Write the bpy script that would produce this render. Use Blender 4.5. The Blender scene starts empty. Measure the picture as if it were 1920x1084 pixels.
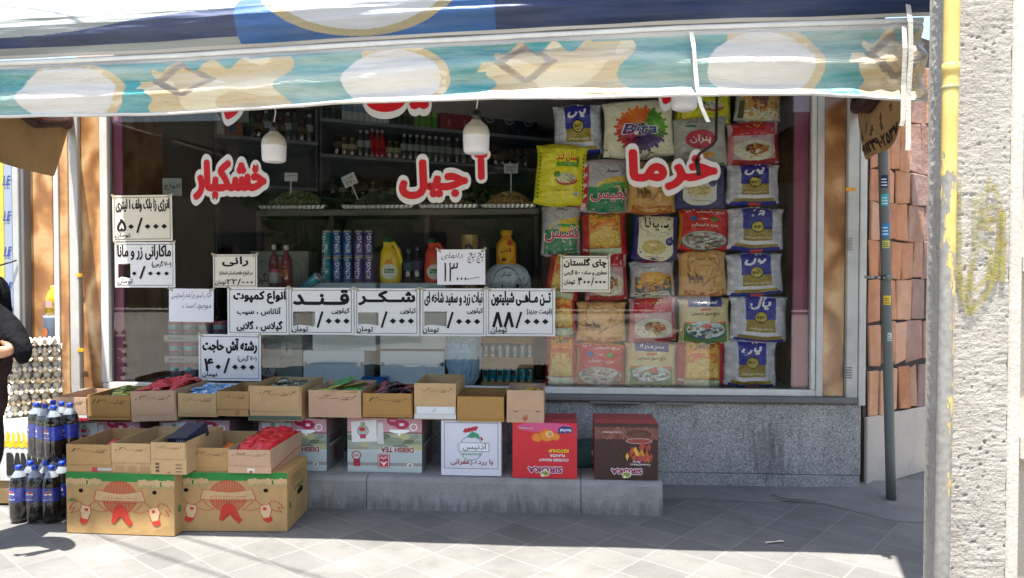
import bpy, math, random, unicodedata
from mathutils import Vector, Matrix, noise as mnoise
random.seed(7)
rad = math.radians
SC = bpy.context.scene
COL = SC.collection
# ------------------------------------------------------------------ camera
YAW, PITCH, HC, DC, F = rad(4.0), rad(1.2), 1.38, 4.87, 26.0 / 36.0 * 1920
CAM = Vector((0, -DC, HC))
RT = Vector((math.cos(YAW), math.sin(YAW), 0))
FW = Vector((-math.sin(YAW) * math.cos(PITCH), math.cos(YAW) * math.cos(PITCH), -math.sin(PITCH)))
UP = RT.cross(FW)
cd = bpy.data.cameras.new('camera'); cam = bpy.data.objects.new('camera', cd); COL.objects.link(cam)
cd.sensor_width = 36; cd.lens = 26; cd.clip_start = .05; cd.clip_end = 500
cam.matrix_world = Matrix((( RT.x, UP.x, -FW.x, CAM.x), (RT.y, UP.y, -FW.y, CAM.y), (RT.z, UP.z, -FW.z, CAM.z), (0, 0, 0, 1)))
SC.camera = cam
# ------------------------------------------------------------------ light
SUN_EL, SUN_AZ = rad(78), rad(16)
TO_SUN = Vector((-math.sin(SUN_AZ) * math.cos(SUN_EL), -math.cos(SUN_AZ) * math.cos(SUN_EL), math.sin(SUN_EL)))
W = bpy.data.worlds.new('World'); SC.world = W; W.use_nodes = True
nt = W.node_tree; bg = nt.nodes['Background']; sky = nt.nodes.new('ShaderNodeTexSky')
sky.sky_type = 'NISHITA'; sky.sun_disc = False; sky.sun_elevation = SUN_EL
sky.sun_rotation = math.atan2(TO_SUN.x, TO_SUN.y); sky.air_density = 1.2; sky.dust_density = 2.5
nt.links.new(sky.outputs[0], bg.inputs[0]); bg.inputs[1].default_value = 0.11
sd = bpy.data.lights.new('sun', 'SUN'); sd.energy = 5.0; sd.angle = rad(.55); sd.color = (1, .95, .87)
so = bpy.data.objects.new('sun', sd); COL.objects.link(so); so.rotation_euler = TO_SUN.to_track_quat('Z', 'Y').to_euler()
so.location = (0, -3, 9)
SC.view_settings.view_transform = 'Standard'; SC.view_settings.look = 'None'
SC.view_settings.exposure = 1.93; SC.view_settings.gamma = 1
try:
    SC.view_settings.use_curve_mapping = False
    SC.cycles.use_denoising = True
    SC.cycles.max_bounces = 10; SC.cycles.transparent_max_bounces = 16
except Exception: pass

def ray(px, py): return RT * ((px - 960) / F) + UP * ((542 - py) / F) + FW
def at(px, py, Y):
    d = ray(px, py); return CAM + d * ((Y + DC) / d.y)
def atz(px, py, Z):
    d = ray(px, py); return CAM + d * ((Z - HC) / d.z)
def lin(c):
    if isinstance(c, str):
        c = [int(c[i:i + 2], 16) / 255 for i in (0, 2, 4)]
    return tuple(x / 12.92 if x <= .04045 else ((x + .055) / 1.055) ** 2.4 for x in c[:3])
def jit(c, a=.06):
    k = 1 + random.uniform(-a, a); return tuple(min(1, x * k) for x in c)
# ------------------------------------------------------------------ materials
MATS = {}
class NT:
    def __init__(s, name):
        s.m = bpy.data.materials.new(name); s.m.use_nodes = True; s.t = s.m.node_tree
        s.b = s.t.nodes['Principled BSDF']; s.out = s.t.nodes['Material Output']
    def n(s, typ, **k):
        o = s.t.nodes.new('ShaderNode' + typ)
        for a, v in k.items():
            if a.startswith('i_'):
                key = a[2:]; key = int(key) if key.isdigit() else key
                o.inputs[key].default_value = v
            else: setattr(o, a, v)
        return o
    def l(s, a, b): s.t.links.new(a, b)
    def coord(s, kind='Object', sc=(1, 1, 1), rot=(0, 0, 0)):
        c = s.n('TexCoord'); m = s.n('Mapping'); m.inputs['Scale'].default_value = sc; m.inputs['Rotation'].default_value = rot
        s.l(c.outputs[kind], m.inputs[0]); return m.outputs[0]
    def noise(s, co, scale, det=4, rough=.55):
        o = s.n('TexNoise'); o.inputs['Scale'].default_value = scale; o.inputs['Detail'].default_value = det
        o.inputs['Roughness'].default_value = rough; s.l(co, o.inputs['Vector']); return o.outputs[0]
    def ramp(s, fac, stops):
        r = s.n('ValToRGB'); e = r.color_ramp.elements
        while len(e) < len(stops): e.new(.5)
        for k, (p, c) in enumerate(stops):
            e[k].position = p; e[k].color = (*(c if not isinstance(c, (int, float)) else (c, c, c)), 1)
        s.l(fac, r.inputs[0]); return r.outputs[0]
    def mix(s, fac, a, b, mode='MIX'):
        o = s.n('Mix', data_type='RGBA', blend_type=mode)
        for sock, v in ((o.inputs[0], fac), (o.inputs[6], a), (o.inputs[7], b)):
            if hasattr(v, 'links') or hasattr(v, 'is_linked'): s.l(v, sock)
            elif isinstance(v, (int, float)): sock.default_value = v
            else: sock.default_value = (*v, 1)
        return o.outputs[2]
    def bump(s, h, strength, dist=.01):
        o = s.n('Bump'); o.inputs['Strength'].default_value = strength; o.inputs['Distance'].default_value = dist
        s.l(h, o.inputs['Height']); s.l(o.outputs[0], s.b.inputs['Normal']); return o
    def base(s, c):
        if hasattr(c, 'is_linked'): s.l(c, s.b.inputs['Base Color'])
        else: s.b.inputs['Base Color'].default_value = (*c, 1)
    def rough(s, v, spec=.5, metal=0):
        if hasattr(v, 'is_linked'): s.l(v, s.b.inputs['Roughness'])
        else: s.b.inputs['Roughness'].default_value = v
        s.b.inputs['Specular IOR Level'].default_value = spec; s.b.inputs['Metallic'].default_value = metal

def finish(name, rough=.6, spec=.4, var=.12, vscale=14, bump=0, bscale=60, bdist=.004, metal=0, stretch=(1, 1, 1), dirt=0, trans=0, coat=0, gain=1.0, fade_sheen=0):
    """material whose colour is each face's own printed or dyed colour (attribute Col) with slight wear"""
    if name in MATS: return MATS[name]
    t = NT(name); a = t.n('Attribute', attribute_name='Col'); co = t.coord(sc=stretch)
    nz = t.noise(co, vscale, 5, .6); k = t.ramp(nz, [(.25, (1 - var) * gain), (.75, (1 + var * .35) * gain)])
    c = t.mix(1.0, a.outputs[0], k, 'MULTIPLY')
    if dirt:
        d = t.ramp(t.noise(co, vscale * .35, 6, .7), [(.45, 0.0), (.75, dirt)]); c = t.mix(d, c, lin('5d564c'))
    if fade_sheen:
        d = t.ramp(t.noise(co, vscale * .8, 6, .65), [(.36, 0), (.64, fade_sheen)]); c = t.mix(d, c, lin('cfc9b8'))  # pale streaks: faded cloth plus white gloss painted into the colour
    t.base(c); t.rough(rough, spec, metal)
    if bump: t.bump(t.noise(co, bscale, 5, .6), bump, bdist)
    if coat: t.b.inputs['Coat Weight'].default_value = coat; t.b.inputs['Coat Roughness'].default_value = .08
    if trans: t.b.inputs['Subsurface Weight'].default_value = trans; t.b.inputs['Subsurface Radius'].default_value = (.01, .01, .01)
    MATS[name] = t.m; return t.m
def m_card(): return finish('cardboard', .85, .2, .16, 9, .4, 8, .012, dirt=.22)
def m_gloss_card(): return finish('printed_carton', .42, .4, .06, 8, .08, 12, .004)
def m_paper(): return finish('paper', .7, .25, .04, 20, .1, 6, .01)
def m_sack(): return finish('woven_sack', .24, .5, .08, 16, .9, 9, .05, gain=1.45, coat=.25)
def m_bag(): return finish('plastic_bag', .22, .5, .12, 16, .9, 14, .02)
def m_foil(): return finish('foil_wrap', .22, .6, .15, 40, .8, 40, .006)
def m_plastic(): return finish('plastic', .35, .5, .08, 12)
def m_shiny(): return finish('shiny_plastic', .12, .5, .06, 12, coat=.4)
def m_paint(): return finish('painted_metal', .5, .4, .12, 7, .08, 30, .003, dirt=.35)
def m_metal(): return finish('bare_metal', .38, .5, .15, 10, metal=.9)
def m_vinyl(): return finish('vinyl_letter', .4, .4, .04, 10)
def m_dark(): return finish('dark_paint', .5, .35, .15, 6)
def m_cloth(): return finish('cloth', .9, .1, .15, 25, .4, 80, .004)
def m_tarp(): return finish('tarpaulin', .34, .5, .18, 5, .8, 9, .03, stretch=(.35, 1, 2.5), dirt=.2, fade_sheen=.45)
def m_canopy(): return finish('canopy_cloth', .5, .28, .16, 5, .5, 7, .025, stretch=(.35, 1, 2.5), dirt=.15, fade_sheen=.06)
def m_skin(): return finish('skin', .55, .35, .05, 20, trans=.1)
# ------------------------------------------------------------------ mesh building
class MB:
    def __init__(s): s.v = []; s.f = []; s.c = []; s.m = []; s.s = []
    def face(s, pts, col, mi=0, sm=False):
        k = len(s.v); s.v.extend(Vector(p) for p in pts); s.f.append(tuple(range(k, k + len(pts)))); s.c.append(col); s.m.append(mi); s.s.append(sm)
    def add(s, vs, fs, col, mi=0, sm=False):
        k = len(s.v); s.v.extend(Vector(p) for p in vs)
        for i, f in enumerate(fs):
            s.f.append(tuple(k + q for q in f)); s.c.append(col[i] if isinstance(col, list) else col); s.m.append(mi); s.s.append(sm)
    def box(s, x0, x1, y0, y1, z0, z1, col, mi=0, M=None):
        vs = [Vector((x, y, z)) for z in (z0, z1) for y in (y0, y1) for x in (x0, x1)]
        if M: vs = [M @ v for v in vs]
        s.add(vs, [(0, 2, 3, 1), (4, 5, 7, 6), (0, 1, 5, 4), (2, 6, 7, 3), (0, 4, 6, 2), (1, 3, 7, 5)], col, mi)
    def bbox(s, x0, x1, y0, y1, z0, z1, col, b=.004, mi=0, M=None):
        """box with chamfered edges"""
        vs = []; idx = {}
        for sx in (0, 1):
            for sy in (0, 1):
                for sz in (0, 1):
                    for ax in range(3):
                        p = [x1 if sx else x0, y1 if sy else y0, z1 if sz else z0]
                        sg = (sx, sy, sz)
                        for a in range(3):
                            if a != ax: p[a] += -b if sg[a] else b
                        idx[(sx, sy, sz, ax)] = len(vs); vs.append(Vector(p))
        fs = []
        for ax in range(3):
            o = [a for a in range(3) if a != ax]
            for sd in (0, 1):
                q = []
                for (p, r) in ((0, 0), (1, 0), (1, 1), (0, 1)):
                    sg = [0, 0, 0]; sg[ax] = sd; sg[o[0]] = p; sg[o[1]] = r; q.append(idx[(*sg, ax)])
                fs.append(tuple(q))
        for ax in range(3):                                    # edge chamfers
            o = [a for a in range(3) if a != ax]
            for p in (0, 1):
                for r in (0, 1):
                    q = []
                    for (e, w) in ((0, 0), (1, 0), (1, 1), (0, 1)):
                        sg = [0, 0, 0]; sg[o[0]] = p; sg[o[1]] = r; sg[ax] = e; q.append(idx[(*sg, o[w])])
                    fs.append(tuple(q))
        for sx in (0, 1):
            for sy in (0, 1):
                for sz in (0, 1): fs.append(tuple(idx[(sx, sy, sz, a)] for a in range(3)))
        ctr = Vector(((x0 + x1) / 2, (y0 + y1) / 2, (z0 + z1) / 2)); out = []
        for f in fs:
            a, b_, c = (vs[i] for i in f[:3]); n = (b_ - a).cross(c - b_)
            mid = sum((vs[i] for i in f), Vector()) / len(f)
            out.append(f if n.dot(mid - ctr) > 0 else tuple(reversed(f)))
        if M: vs = [M @ v for v in vs]
        s.add(vs, out, col, mi)
    def lathe(s, prof, n=20, c=(0, 0, 0), col=(.5, .5, .5), mi=0, cols=None, M=None, sm=True, ang=(0, 2 * math.pi)):
        vs = []; fs = []; cc = []; full = abs(ang[1] - ang[0] - 2 * math.pi) < 1e-6
        m = n if full else n + 1
        for (r, z) in prof:
            for i in range(m):
                a = ang[0] + (ang[1] - ang[0]) * i / n; vs.append(Vector((c[0] + r * math.cos(a), c[1] + r * math.sin(a), c[2] + z)))
        for j in range(len(prof) - 1):
            for i in range(n):
                i2 = (i + 1) % m
                fs.append((j * m + i, j * m + i2, (j + 1) * m + i2, (j + 1) * m + i)); cc.append(cols[j] if cols else col)
        if M: vs = [M @ v for v in vs]
        s.add(vs, fs, cc, mi, sm)
    def tube(s, path, r, n=8, col=(.2, .2, .2), mi=0, caps=True):
        P = [Vector(p) for p in path]; rs = r if isinstance(r, (list, tuple)) else [r] * len(P); vs = []; fs = []
        t0 = (P[1] - P[0]).normalized(); a = t0.orthogonal().normalized()
        for k, p in enumerate(P):
            t = ((P[min(k + 1, len(P) - 1)] - P[max(k - 1, 0)])).normalized(); a = (a - t * a.dot(t)).normalized(); b = t.cross(a)
            for i in range(n):
                g = 2 * math.pi * i / n; vs.append(p + (a * math.cos(g) + b * math.sin(g)) * rs[k])
        for k in range(len(P) - 1):
            for i in range(n):
                j = (i + 1) % n; fs.append((k * n + i, k * n + j, (k + 1) * n + j, (k + 1) * n + i))
        if caps: fs.append(tuple(reversed(range(n)))); fs.append(tuple(range((len(P) - 1) * n, len(P) * n)))
        s.add(vs, fs, col, mi, True)
    def grid(s, fn, nu, nv, col, mi=0, sm=True, vc=False):
        vs = [fn(i / nu, j / nv) for j in range(nv + 1) for i in range(nu + 1)]; fs = []; cc = []
        for j in range(nv):
            for i in range(nu):
                k = j * (nu + 1) + i; fs.append((k, k + 1, k + nu + 2, k + nu + 1))
                cc.append(tuple(col(a / nu, b / nv) for a, b in ((i, j), (i + 1, j), (i + 1, j + 1), (i, j + 1))) if vc else col((i + .5) / nu, (j + .5) / nv) if callable(col) else col)
        s.add(vs, fs, cc, mi, sm)
    def ribbon(s, path, w, wd, col, th=.0015, mi=0):
        """flat strap of width w along direction wd"""
        P = [Vector(p) for p in path]; wd = Vector(wd)
        for k in range(len(P) - 1):
            a, b = P[k], P[k + 1]; n = (b - a).cross(wd).normalized() * th
            for g in (1, -1):
                q = [a - wd * w / 2 + n * g, a + wd * w / 2 + n * g, b + wd * w / 2 + n * g, b - wd * w / 2 + n * g]
                s.face(q if g > 0 else q[::-1], col, mi, False)
    def build(s, name, mats, parent=None, loc=None, rot=None):
        me = bpy.data.meshes.new(name); me.from_pydata([tuple(v) for v in s.v], [], s.f)
        if not isinstance(mats, (list, tuple)): mats = [mats]
        for m in mats: me.materials.append(m)
        me.polygons.foreach_set('material_index', s.m); me.polygons.foreach_set('use_smooth', s.s)
        at_ = me.color_attributes.new('Col', 'FLOAT_COLOR', 'CORNER'); buf = []
        for f, c in zip(s.f, s.c):
            if isinstance(c[0], tuple):
                for q in c: buf.extend((*q[:3], 1.0))
            else: buf.extend((*c[:3], 1.0) * len(f))
        at_.data.foreach_set('color', buf); me.update()
        o = bpy.data.objects.new(name, me); COL.objects.link(o)
        if parent: o.parent = parent
        if loc is not None: o.location = loc
        if rot is not None: o.rotation_euler = rot
        return o
def tag(o, label, cat, group=None):
    o['label'] = label; o['category'] = cat
    if group: o['group'] = group
    return o
def thing(name, label, cat, loc=(0, 0, 0), rot=(0, 0, 0), group=None):
    o = bpy.data.objects.new(name, None); COL.objects.link(o); o.location = loc; o.rotation_euler = rot
    o.empty_display_size = .1; return tag(o, label, cat, group)
def kind(o, k): o['kind'] = k; return o
def kids(o): return [c for c in bpy.data.objects if c.parent == o]
def dup(o, loc, rot=None, label=None, parent=None):
    c = o.copy(); COL.objects.link(c)
    if parent is not None: c.parent = parent
    elif o.parent is None: c.location = loc
    if loc is not None: c.location = loc
    if rot is not None: c.rotation_euler = rot
    if label: c['label'] = label
    for ch in kids(o): dup(ch, None, None, None, c)
    return c
# ------------------------------------------------------------------ lettering
FORMS = {}
for cp in list(range(0xFB50, 0xFDFF)) + list(range(0xFE70, 0xFEFF)):
    d = unicodedata.decomposition(chr(cp)).split()
    if len(d) == 2 and d[0] in ('<isolated>', '<final>', '<initial>', '<medial>'): FORMS.setdefault(int(d[1], 16), {})[d[0]] = chr(cp)
def shape(s):
    if not any(0x600 <= ord(c) <= 0x6FF for c in s): return s
    s = s.replace('ی', '\u06cc'); out = []; L = list(s)
    def f(c): return FORMS.get(ord(c), {})
    def fwd(c): return c == '\u0640' or '<initial>' in f(c)
    def bak(c): return c == '\u0640' or '<final>' in f(c)
    i = 0
    while i < len(L):
        c = L[i]; p = L[i - 1] if i else ''; prev = bool(p) and fwd(p) and bak(c)
        if c == 'ل' and i + 1 < len(L) and L[i + 1] == 'ا':
            out.append('\uFEFC' if prev else '\uFEFB'); i += 2; continue
        nx = i + 1 < len(L) and fwd(c) and bak(L[i + 1])
        g = f(c)
        if g: c = g.get('<medial>' if prev and nx else '<final>' if prev else '<initial>' if nx else '<isolated>', c)
        out.append({'(': ')', ')': '('}.get(c, c)); i += 1
    out.reverse(); res = []; run = []
    for c in out:
        if c in '۰۱۲۳۴۵۶۷۸۹': run.append(c)
        else: res += run[::-1]; run = []; res.append(c)
    return ''.join(res + run[::-1])
GC = {}
def glyphs(s):
    key = s
    if key in GC: return GC[key]
    cu = bpy.data.curves.new('lettering', 'FONT'); cu.body = shape(s); cu.resolution_u = 3; cu.offset = 0
    ob = bpy.data.objects.new('lettering', cu); COL.objects.link(ob); bpy.context.view_layer.update()
    dg = bpy.context.evaluated_depsgraph_get(); me = bpy.data.meshes.new_from_object(ob.evaluated_get(dg))
    vs = [(v.co.x, v.co.y) for v in me.vertices]; fs = [tuple(p.vertices) for p in me.polygons]
    par = list(range(len(vs)))
    def fd(a):
        while par[a] != a: par[a] = par[par[a]]; a = par[a]
        return a
    for f_ in fs:
        for q in f_[1:]: par[fd(q)] = fd(f_[0])
    ids = {}; hs = []
    for f_ in fs: hs.append(ids.setdefault(fd(f_[0]), len(ids)))
    bpy.data.objects.remove(ob); bpy.data.curves.remove(cu); bpy.data.meshes.remove(me)
    xs = [v[0] for v in vs] or [0, 1]; ys = [v[1] for v in vs] or [0, 1]
    r = (vs, fs, hs, (min(xs), min(ys), max(xs), max(ys))); GC[key] = r; return r
class Art:
    """flat printing laid on a surface; fmap(u, v, h) gives the point h above the surface"""
    def __init__(s, mb, fmap, h0=.0010, dh=.00022, mi=0, n=6): s.mb = mb; s.f = fmap; s.h = h0; s.dh = dh; s.mi = mi; s.n = n
    def up(s): s.h += s.dh
    def rect(s, u0, v0, u1, v1, col, n=None):
        n = n or s.n
        s.mb.grid(lambda a, b: s.f(u0 + (u1 - u0) * a, v0 + (v1 - v0) * b, s.h), n, n, col, s.mi); s.up()
    def frame(s, u0, v0, u1, v1, w, col, wv=None):
        wv = wv or w; h = s.h
        for q in ((u0, v0, u1, v0 + wv), (u0, v1 - wv, u1, v1), (u0, v0 + wv, u0 + w, v1 - wv), (u1 - w, v0 + wv, u1, v1 - wv)):
            s.h = h; s.rect(*q, col)
    def ell(s, cu, cv, ru, rv, col, n=20, r0=0.0, rings=3, a0=0, a1=2 * math.pi):
        def fn(a, b):
            t = a0 + (a1 - a0) * a; k = r0 + (1 - r0) * b; return s.f(cu + ru * k * math.cos(t), cv + rv * k * math.sin(t), s.h)
        s.mb.grid(fn, n, rings, col, s.mi); s.up()
    def poly(s, pts, col):
        """fan from the middle: shapes that are roughly star-shaped"""
        cu = sum(p[0] for p in pts) / len(pts); cv = sum(p[1] for p in pts) / len(pts); n = len(pts)
        for i in range(n):
            a, b = pts[i], pts[(i + 1) % n]; m1 = ((a[0] + cu) / 2, (a[1] + cv) / 2); m2 = ((b[0] + cu) / 2, (b[1] + cv) / 2)
            q = [s.f(*p, s.h) for p in (a, b, m2, m1)]; s.mb.face(q, col, s.mi)
            s.mb.face([s.f(*m1, s.h), s.f(*m2, s.h), s.f(cu, cv, s.h)], col, s.mi)
        s.up()
    def line(s, pts, w, col):
        for k in range(len(pts) - 1):
            (a, b), (c, d) = pts[k], pts[k + 1]; L = math.hypot(c - a, d - b) or 1e-6; nx, ny = -(d - b) / L * w / 2, (c - a) / L * w / 2
            ex, ey = (c - a) / L * w * .3, (d - b) / L * w * .3
            s.mb.face([s.f(a - ex + nx, b - ey + ny, s.h), s.f(a - ex - nx, b - ey - ny, s.h), s.f(c + ex - nx, d + ey - ny, s.h + .00005 * (k % 2)), s.f(c + ex + nx, d + ey + ny, s.h + .00005 * (k % 2))], col, s.mi)
        s.up()
    def text(s, t, u0, v0, u1, v1, col, bold=0.0, flip=False, mirror=False, shear=0.0, bx=None):
        """letters stretched to the box; bold = stroke growth as a share of the letter height (copies set side by side)"""
        vs, fs, hs, (x0, y0, x1, y1) = glyphs(t); w = max(x1 - x0, 1e-4); h = max(y1 - y0, 1e-4)
        by = bold * (v1 - v0); bx = by * .8 if bx is None else bx
        offs = [(0, 0)] if bold <= 0 else [(math.cos(k * math.pi / 4), math.sin(k * math.pi / 4)) for k in range(8)] + [(0, 0)] if bold < .2 else [(math.cos(k * math.pi / 10), math.sin(k * math.pi / 10)) for k in range(20)] + [(.5, 0), (-.5, 0), (0, .5), (0, -.5)]
        if bold < .2: u0 += bx; u1 -= bx; v0 += by; v1 -= by
        def p(v, hh, o):
            a = (v[0] - x0) / w; b = (v[1] - y0) / h; a += shear * (b - .5)
            if flip: a, b = 1 - a, 1 - b
            if mirror: a = 1 - a
            return s.f(u0 + (u1 - u0) * a + o[0] * bx, v0 + (v1 - v0) * b + o[1] * by, s.h + .00002 * hh)
        for j, o in enumerate(offs):
            for f_, k in zip(fs, hs):
                q = [p(vs[i], (k % 3) + 3 * j, o) for i in f_]
                s.mb.face(q[::-1] if mirror else q, col, s.mi)
        s.h += .00006 * len(offs); s.up()
    def rice(s, cu, cv, ru, rv, base, specks, n=26, size=.14, seed=1):
        s.ell(cu, cv, ru, rv, base, 16); r = random.Random(seed); h = s.h
        for k in range(n):
            a = r.uniform(0, 6.283); q = math.sqrt(r.random()) * .86; s.h = h + (k % 4) * .0001
            s.ell(cu + ru * q * math.cos(a), cv + rv * q * math.sin(a), ru * size * r.uniform(.4, 1), rv * size * r.uniform(.4, 1), r.choice(specks), 6, rings=1)
        s.h = h + .0007
def plane(o, ux, uy):
    o, ux, uy = Vector(o), Vector(ux), Vector(uy); n = ux.cross(uy).normalized()
    return lambda u, v, h=0: o + ux * u + uy * v + n * h
INK, WHITE, REDV = lin('15151a'), lin('e8e8e6'), lin('c0121f')
# ================================================================== the setting
def m_paving():
    t = NT('paving'); co = t.coord(rot=(0, 0, rad(37)))
    br = t.n('TexBrick'); br.offset = 0.0; br.inputs['Scale'].default_value = 1; br.inputs['Mortar Size'].default_value = .0052
    br.inputs['Brick Width'].default_value = .27; br.inputs['Row Height'].default_value = .20; br.inputs['Mortar Smooth'].default_value = .3
    br.inputs['Color1'].default_value = (*lin('656462'), 1); br.inputs['Color2'].default_value = (*lin('706f6c'), 1); br.inputs['Mortar'].default_value = (*lin('7b7975'), 1)
    wob = t.n('VectorMath', operation='ADD'); wn = t.n('TexNoise'); wn.inputs['Scale'].default_value = 7; wn.inputs['Detail'].default_value = 2; t.l(co, wn.inputs['Vector'])
    sc = t.n('VectorMath', operation='SCALE'); sc.inputs['Scale'].default_value = .012; t.l(wn.outputs['Color'], sc.inputs[0])
    t.l(co, wob.inputs[0]); t.l(sc.outputs[0], wob.inputs[1]); t.l(wob.outputs[0], br.inputs['Vector'])
    o = t.coord(); d = t.ramp(t.noise(o, 2.3, 8, .7), [(.3, .72), (.7, 1.08)]); sp = t.ramp(t.noise(o, 170, 2), [(.35, .86), (.6, 1.03)])
    c = t.mix(1, br.outputs[0], d, 'MULTIPLY'); c = t.mix(1, c, sp, 'MULTIPLY')
    st = t.ramp(t.noise(o, 5.5, 7, .75), [(.52, 0), (.72, .6)]); c = t.mix(st, c, lin('55524c'))
    t.base(c); t.rough(.85, .25)
    h = t.mix(.5, t.mix(1, br.outputs['Fac'], (1, 1, 1), 'DIFFERENCE'), t.noise(o, 90, 4)); t.bump(h, .35, .006); return t.m
def m_concrete(name, c1, c2, dirt='55524c', sc=3.0, bump=.5, bs=45, crack=True, bd=.01, dlo=.55):
    t = NT(name); o = t.coord(); c = t.ramp(t.noise(o, sc, 8, .65), [(.3, lin(c1)), (.7, lin(c2))])
    d = t.ramp(t.noise(o, sc * 2.7, 8, .75), [(dlo, 0), (dlo + .16, .55)]); c = t.mix(d, c, lin(dirt))
    sp = t.ramp(t.noise(o, 220, 2), [(.3, .8), (.6, 1.05)]); c = t.mix(1, c, sp, 'MULTIPLY')
    t.base(c); t.rough(.9, .2); t.bump(t.noise(o, bs, 8, .7), bump, bd); return t.m
def m_granite():
    t = NT('granite'); o = t.coord()
    v = t.n('TexVoronoi'); v.inputs['Scale'].default_value = 150; t.l(o, v.inputs['Vector'])
    c = t.ramp(v.outputs['Color'], [(.06, lin('545453')), (.22, lin('868685')), (.6, lin('9b9b99')), (.9, lin('bdbdba'))])
    d = t.ramp(t.noise(o, 2.2, 7, .7), [(.3, .72), (.7, 1.06)]); c = t.mix(1, c, d, 'MULTIPLY')
    so_ = t.coord(sc=(7, 7, 1.6)); s = t.ramp(t.noise(so_, 1.4, 7, .75), [(.60, 0), (.70, .55)]); c = t.mix(s, c, lin('4c4d4d'))
    sx = t.n('SeparateXYZ'); g = t.n('TexCoord'); t.l(g.outputs['Object'], sx.inputs[0])
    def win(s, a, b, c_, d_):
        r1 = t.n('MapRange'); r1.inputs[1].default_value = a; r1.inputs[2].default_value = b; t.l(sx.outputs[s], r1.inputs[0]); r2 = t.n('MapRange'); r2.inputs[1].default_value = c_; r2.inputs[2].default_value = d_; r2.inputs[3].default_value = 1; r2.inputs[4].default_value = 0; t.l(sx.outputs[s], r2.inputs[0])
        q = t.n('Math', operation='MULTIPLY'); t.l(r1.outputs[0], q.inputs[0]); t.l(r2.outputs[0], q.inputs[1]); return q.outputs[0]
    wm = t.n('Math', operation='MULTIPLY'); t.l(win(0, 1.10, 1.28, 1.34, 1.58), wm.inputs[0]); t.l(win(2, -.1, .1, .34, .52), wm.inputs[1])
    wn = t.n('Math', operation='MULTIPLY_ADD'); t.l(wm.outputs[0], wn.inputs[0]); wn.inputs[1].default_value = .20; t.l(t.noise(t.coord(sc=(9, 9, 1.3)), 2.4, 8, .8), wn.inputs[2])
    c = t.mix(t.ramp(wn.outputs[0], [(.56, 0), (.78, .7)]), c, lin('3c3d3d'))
    t.base(c); t.rough(.45, .4); t.bump(t.noise(o, 120, 3), .08, .003); return t.m
def m_marble():
    t = NT('brown_marble'); o = t.coord(sc=(1, 1, .8)); n1 = t.noise(o, 3.4, 9, .62); w = t.n('TexWave', wave_type='BANDS'); w.inputs['Scale'].default_value = 1.1
    w.inputs['Distortion'].default_value = 14; w.inputs['Detail'].default_value = 5; w.inputs['Detail Scale'].default_value = 1.6; t.l(o, w.inputs['Vector'])
    f = t.mix(.45, n1, w.outputs[1]); c = t.ramp(f, [(.25, lin('80583a')), (.45, lin('9c7148')), (.6, lin('ad855a')), (.8, lin('c4a47a'))])
    t.base(c); t.rough(.16, .5); return t.m
def m_stone():
    t = NT('pink_stone'); a = t.n('Attribute', attribute_name='Col'); o = t.coord(); k = t.ramp(t.noise(o, 6, 8, .65), [(.3, .72), (.7, 1.12)])
    c = t.mix(1, a.outputs[0], k, 'MULTIPLY'); g = t.ramp(t.noise(o, 2.6, 6, .7), [(.5, 0), (.72, .4)]); c = t.mix(g, c, lin('b8a398'))
    t.base(c); t.rough(.95, .08); t.bump(t.noise(o, 16, 8, .6), .5, .02); return t.m
def m_stucco(name='pole_stucco', graff=False):
    t = NT(name); o = t.coord(sc=(1, 1, 1.0)); n = t.noise(o, 26, 9, .72); n2 = t.noise(t.coord(sc=(1, 1, 2.4)), 55, 6, .7)
    c = t.ramp(t.noise(o, 3.2, 8, .7), [(.3, lin('918d86')), (.7, lin('aeaaa2'))])
    d = t.ramp(n, [(.30, .55), (.42, 1.0)]); c = t.mix(1, c, d, 'MULTIPLY'); p = t.ramp(t.noise(o, 11, 3), [(.66, 0), (.72, .6)]); c = t.mix(p, c, lin('a19b90'))
    if graff:
        c = lin('8f8848'); c = t.mix(1, c, t.ramp(n, [(.3, .7), (.6, 1.1)]), 'MULTIPLY')
        tr = t.n('BsdfTransparent'); mx = t.n('MixShader'); m = t.ramp(t.mix(.45, n2, t.noise(o, 9, 5)), [(.40, .08), (.58, .78)])
        t.l(m, mx.inputs[0]); t.l(tr.outputs[0], mx.inputs[1]); t.l(t.b.outputs[0], mx.inputs[2]); t.l(mx.outputs[0], t.out.inputs[0])
    t.base(c); t.rough(.92, .15); h = t.mix(.4, n, n2); t.bump(h, .95, .022); return t.m
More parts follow.
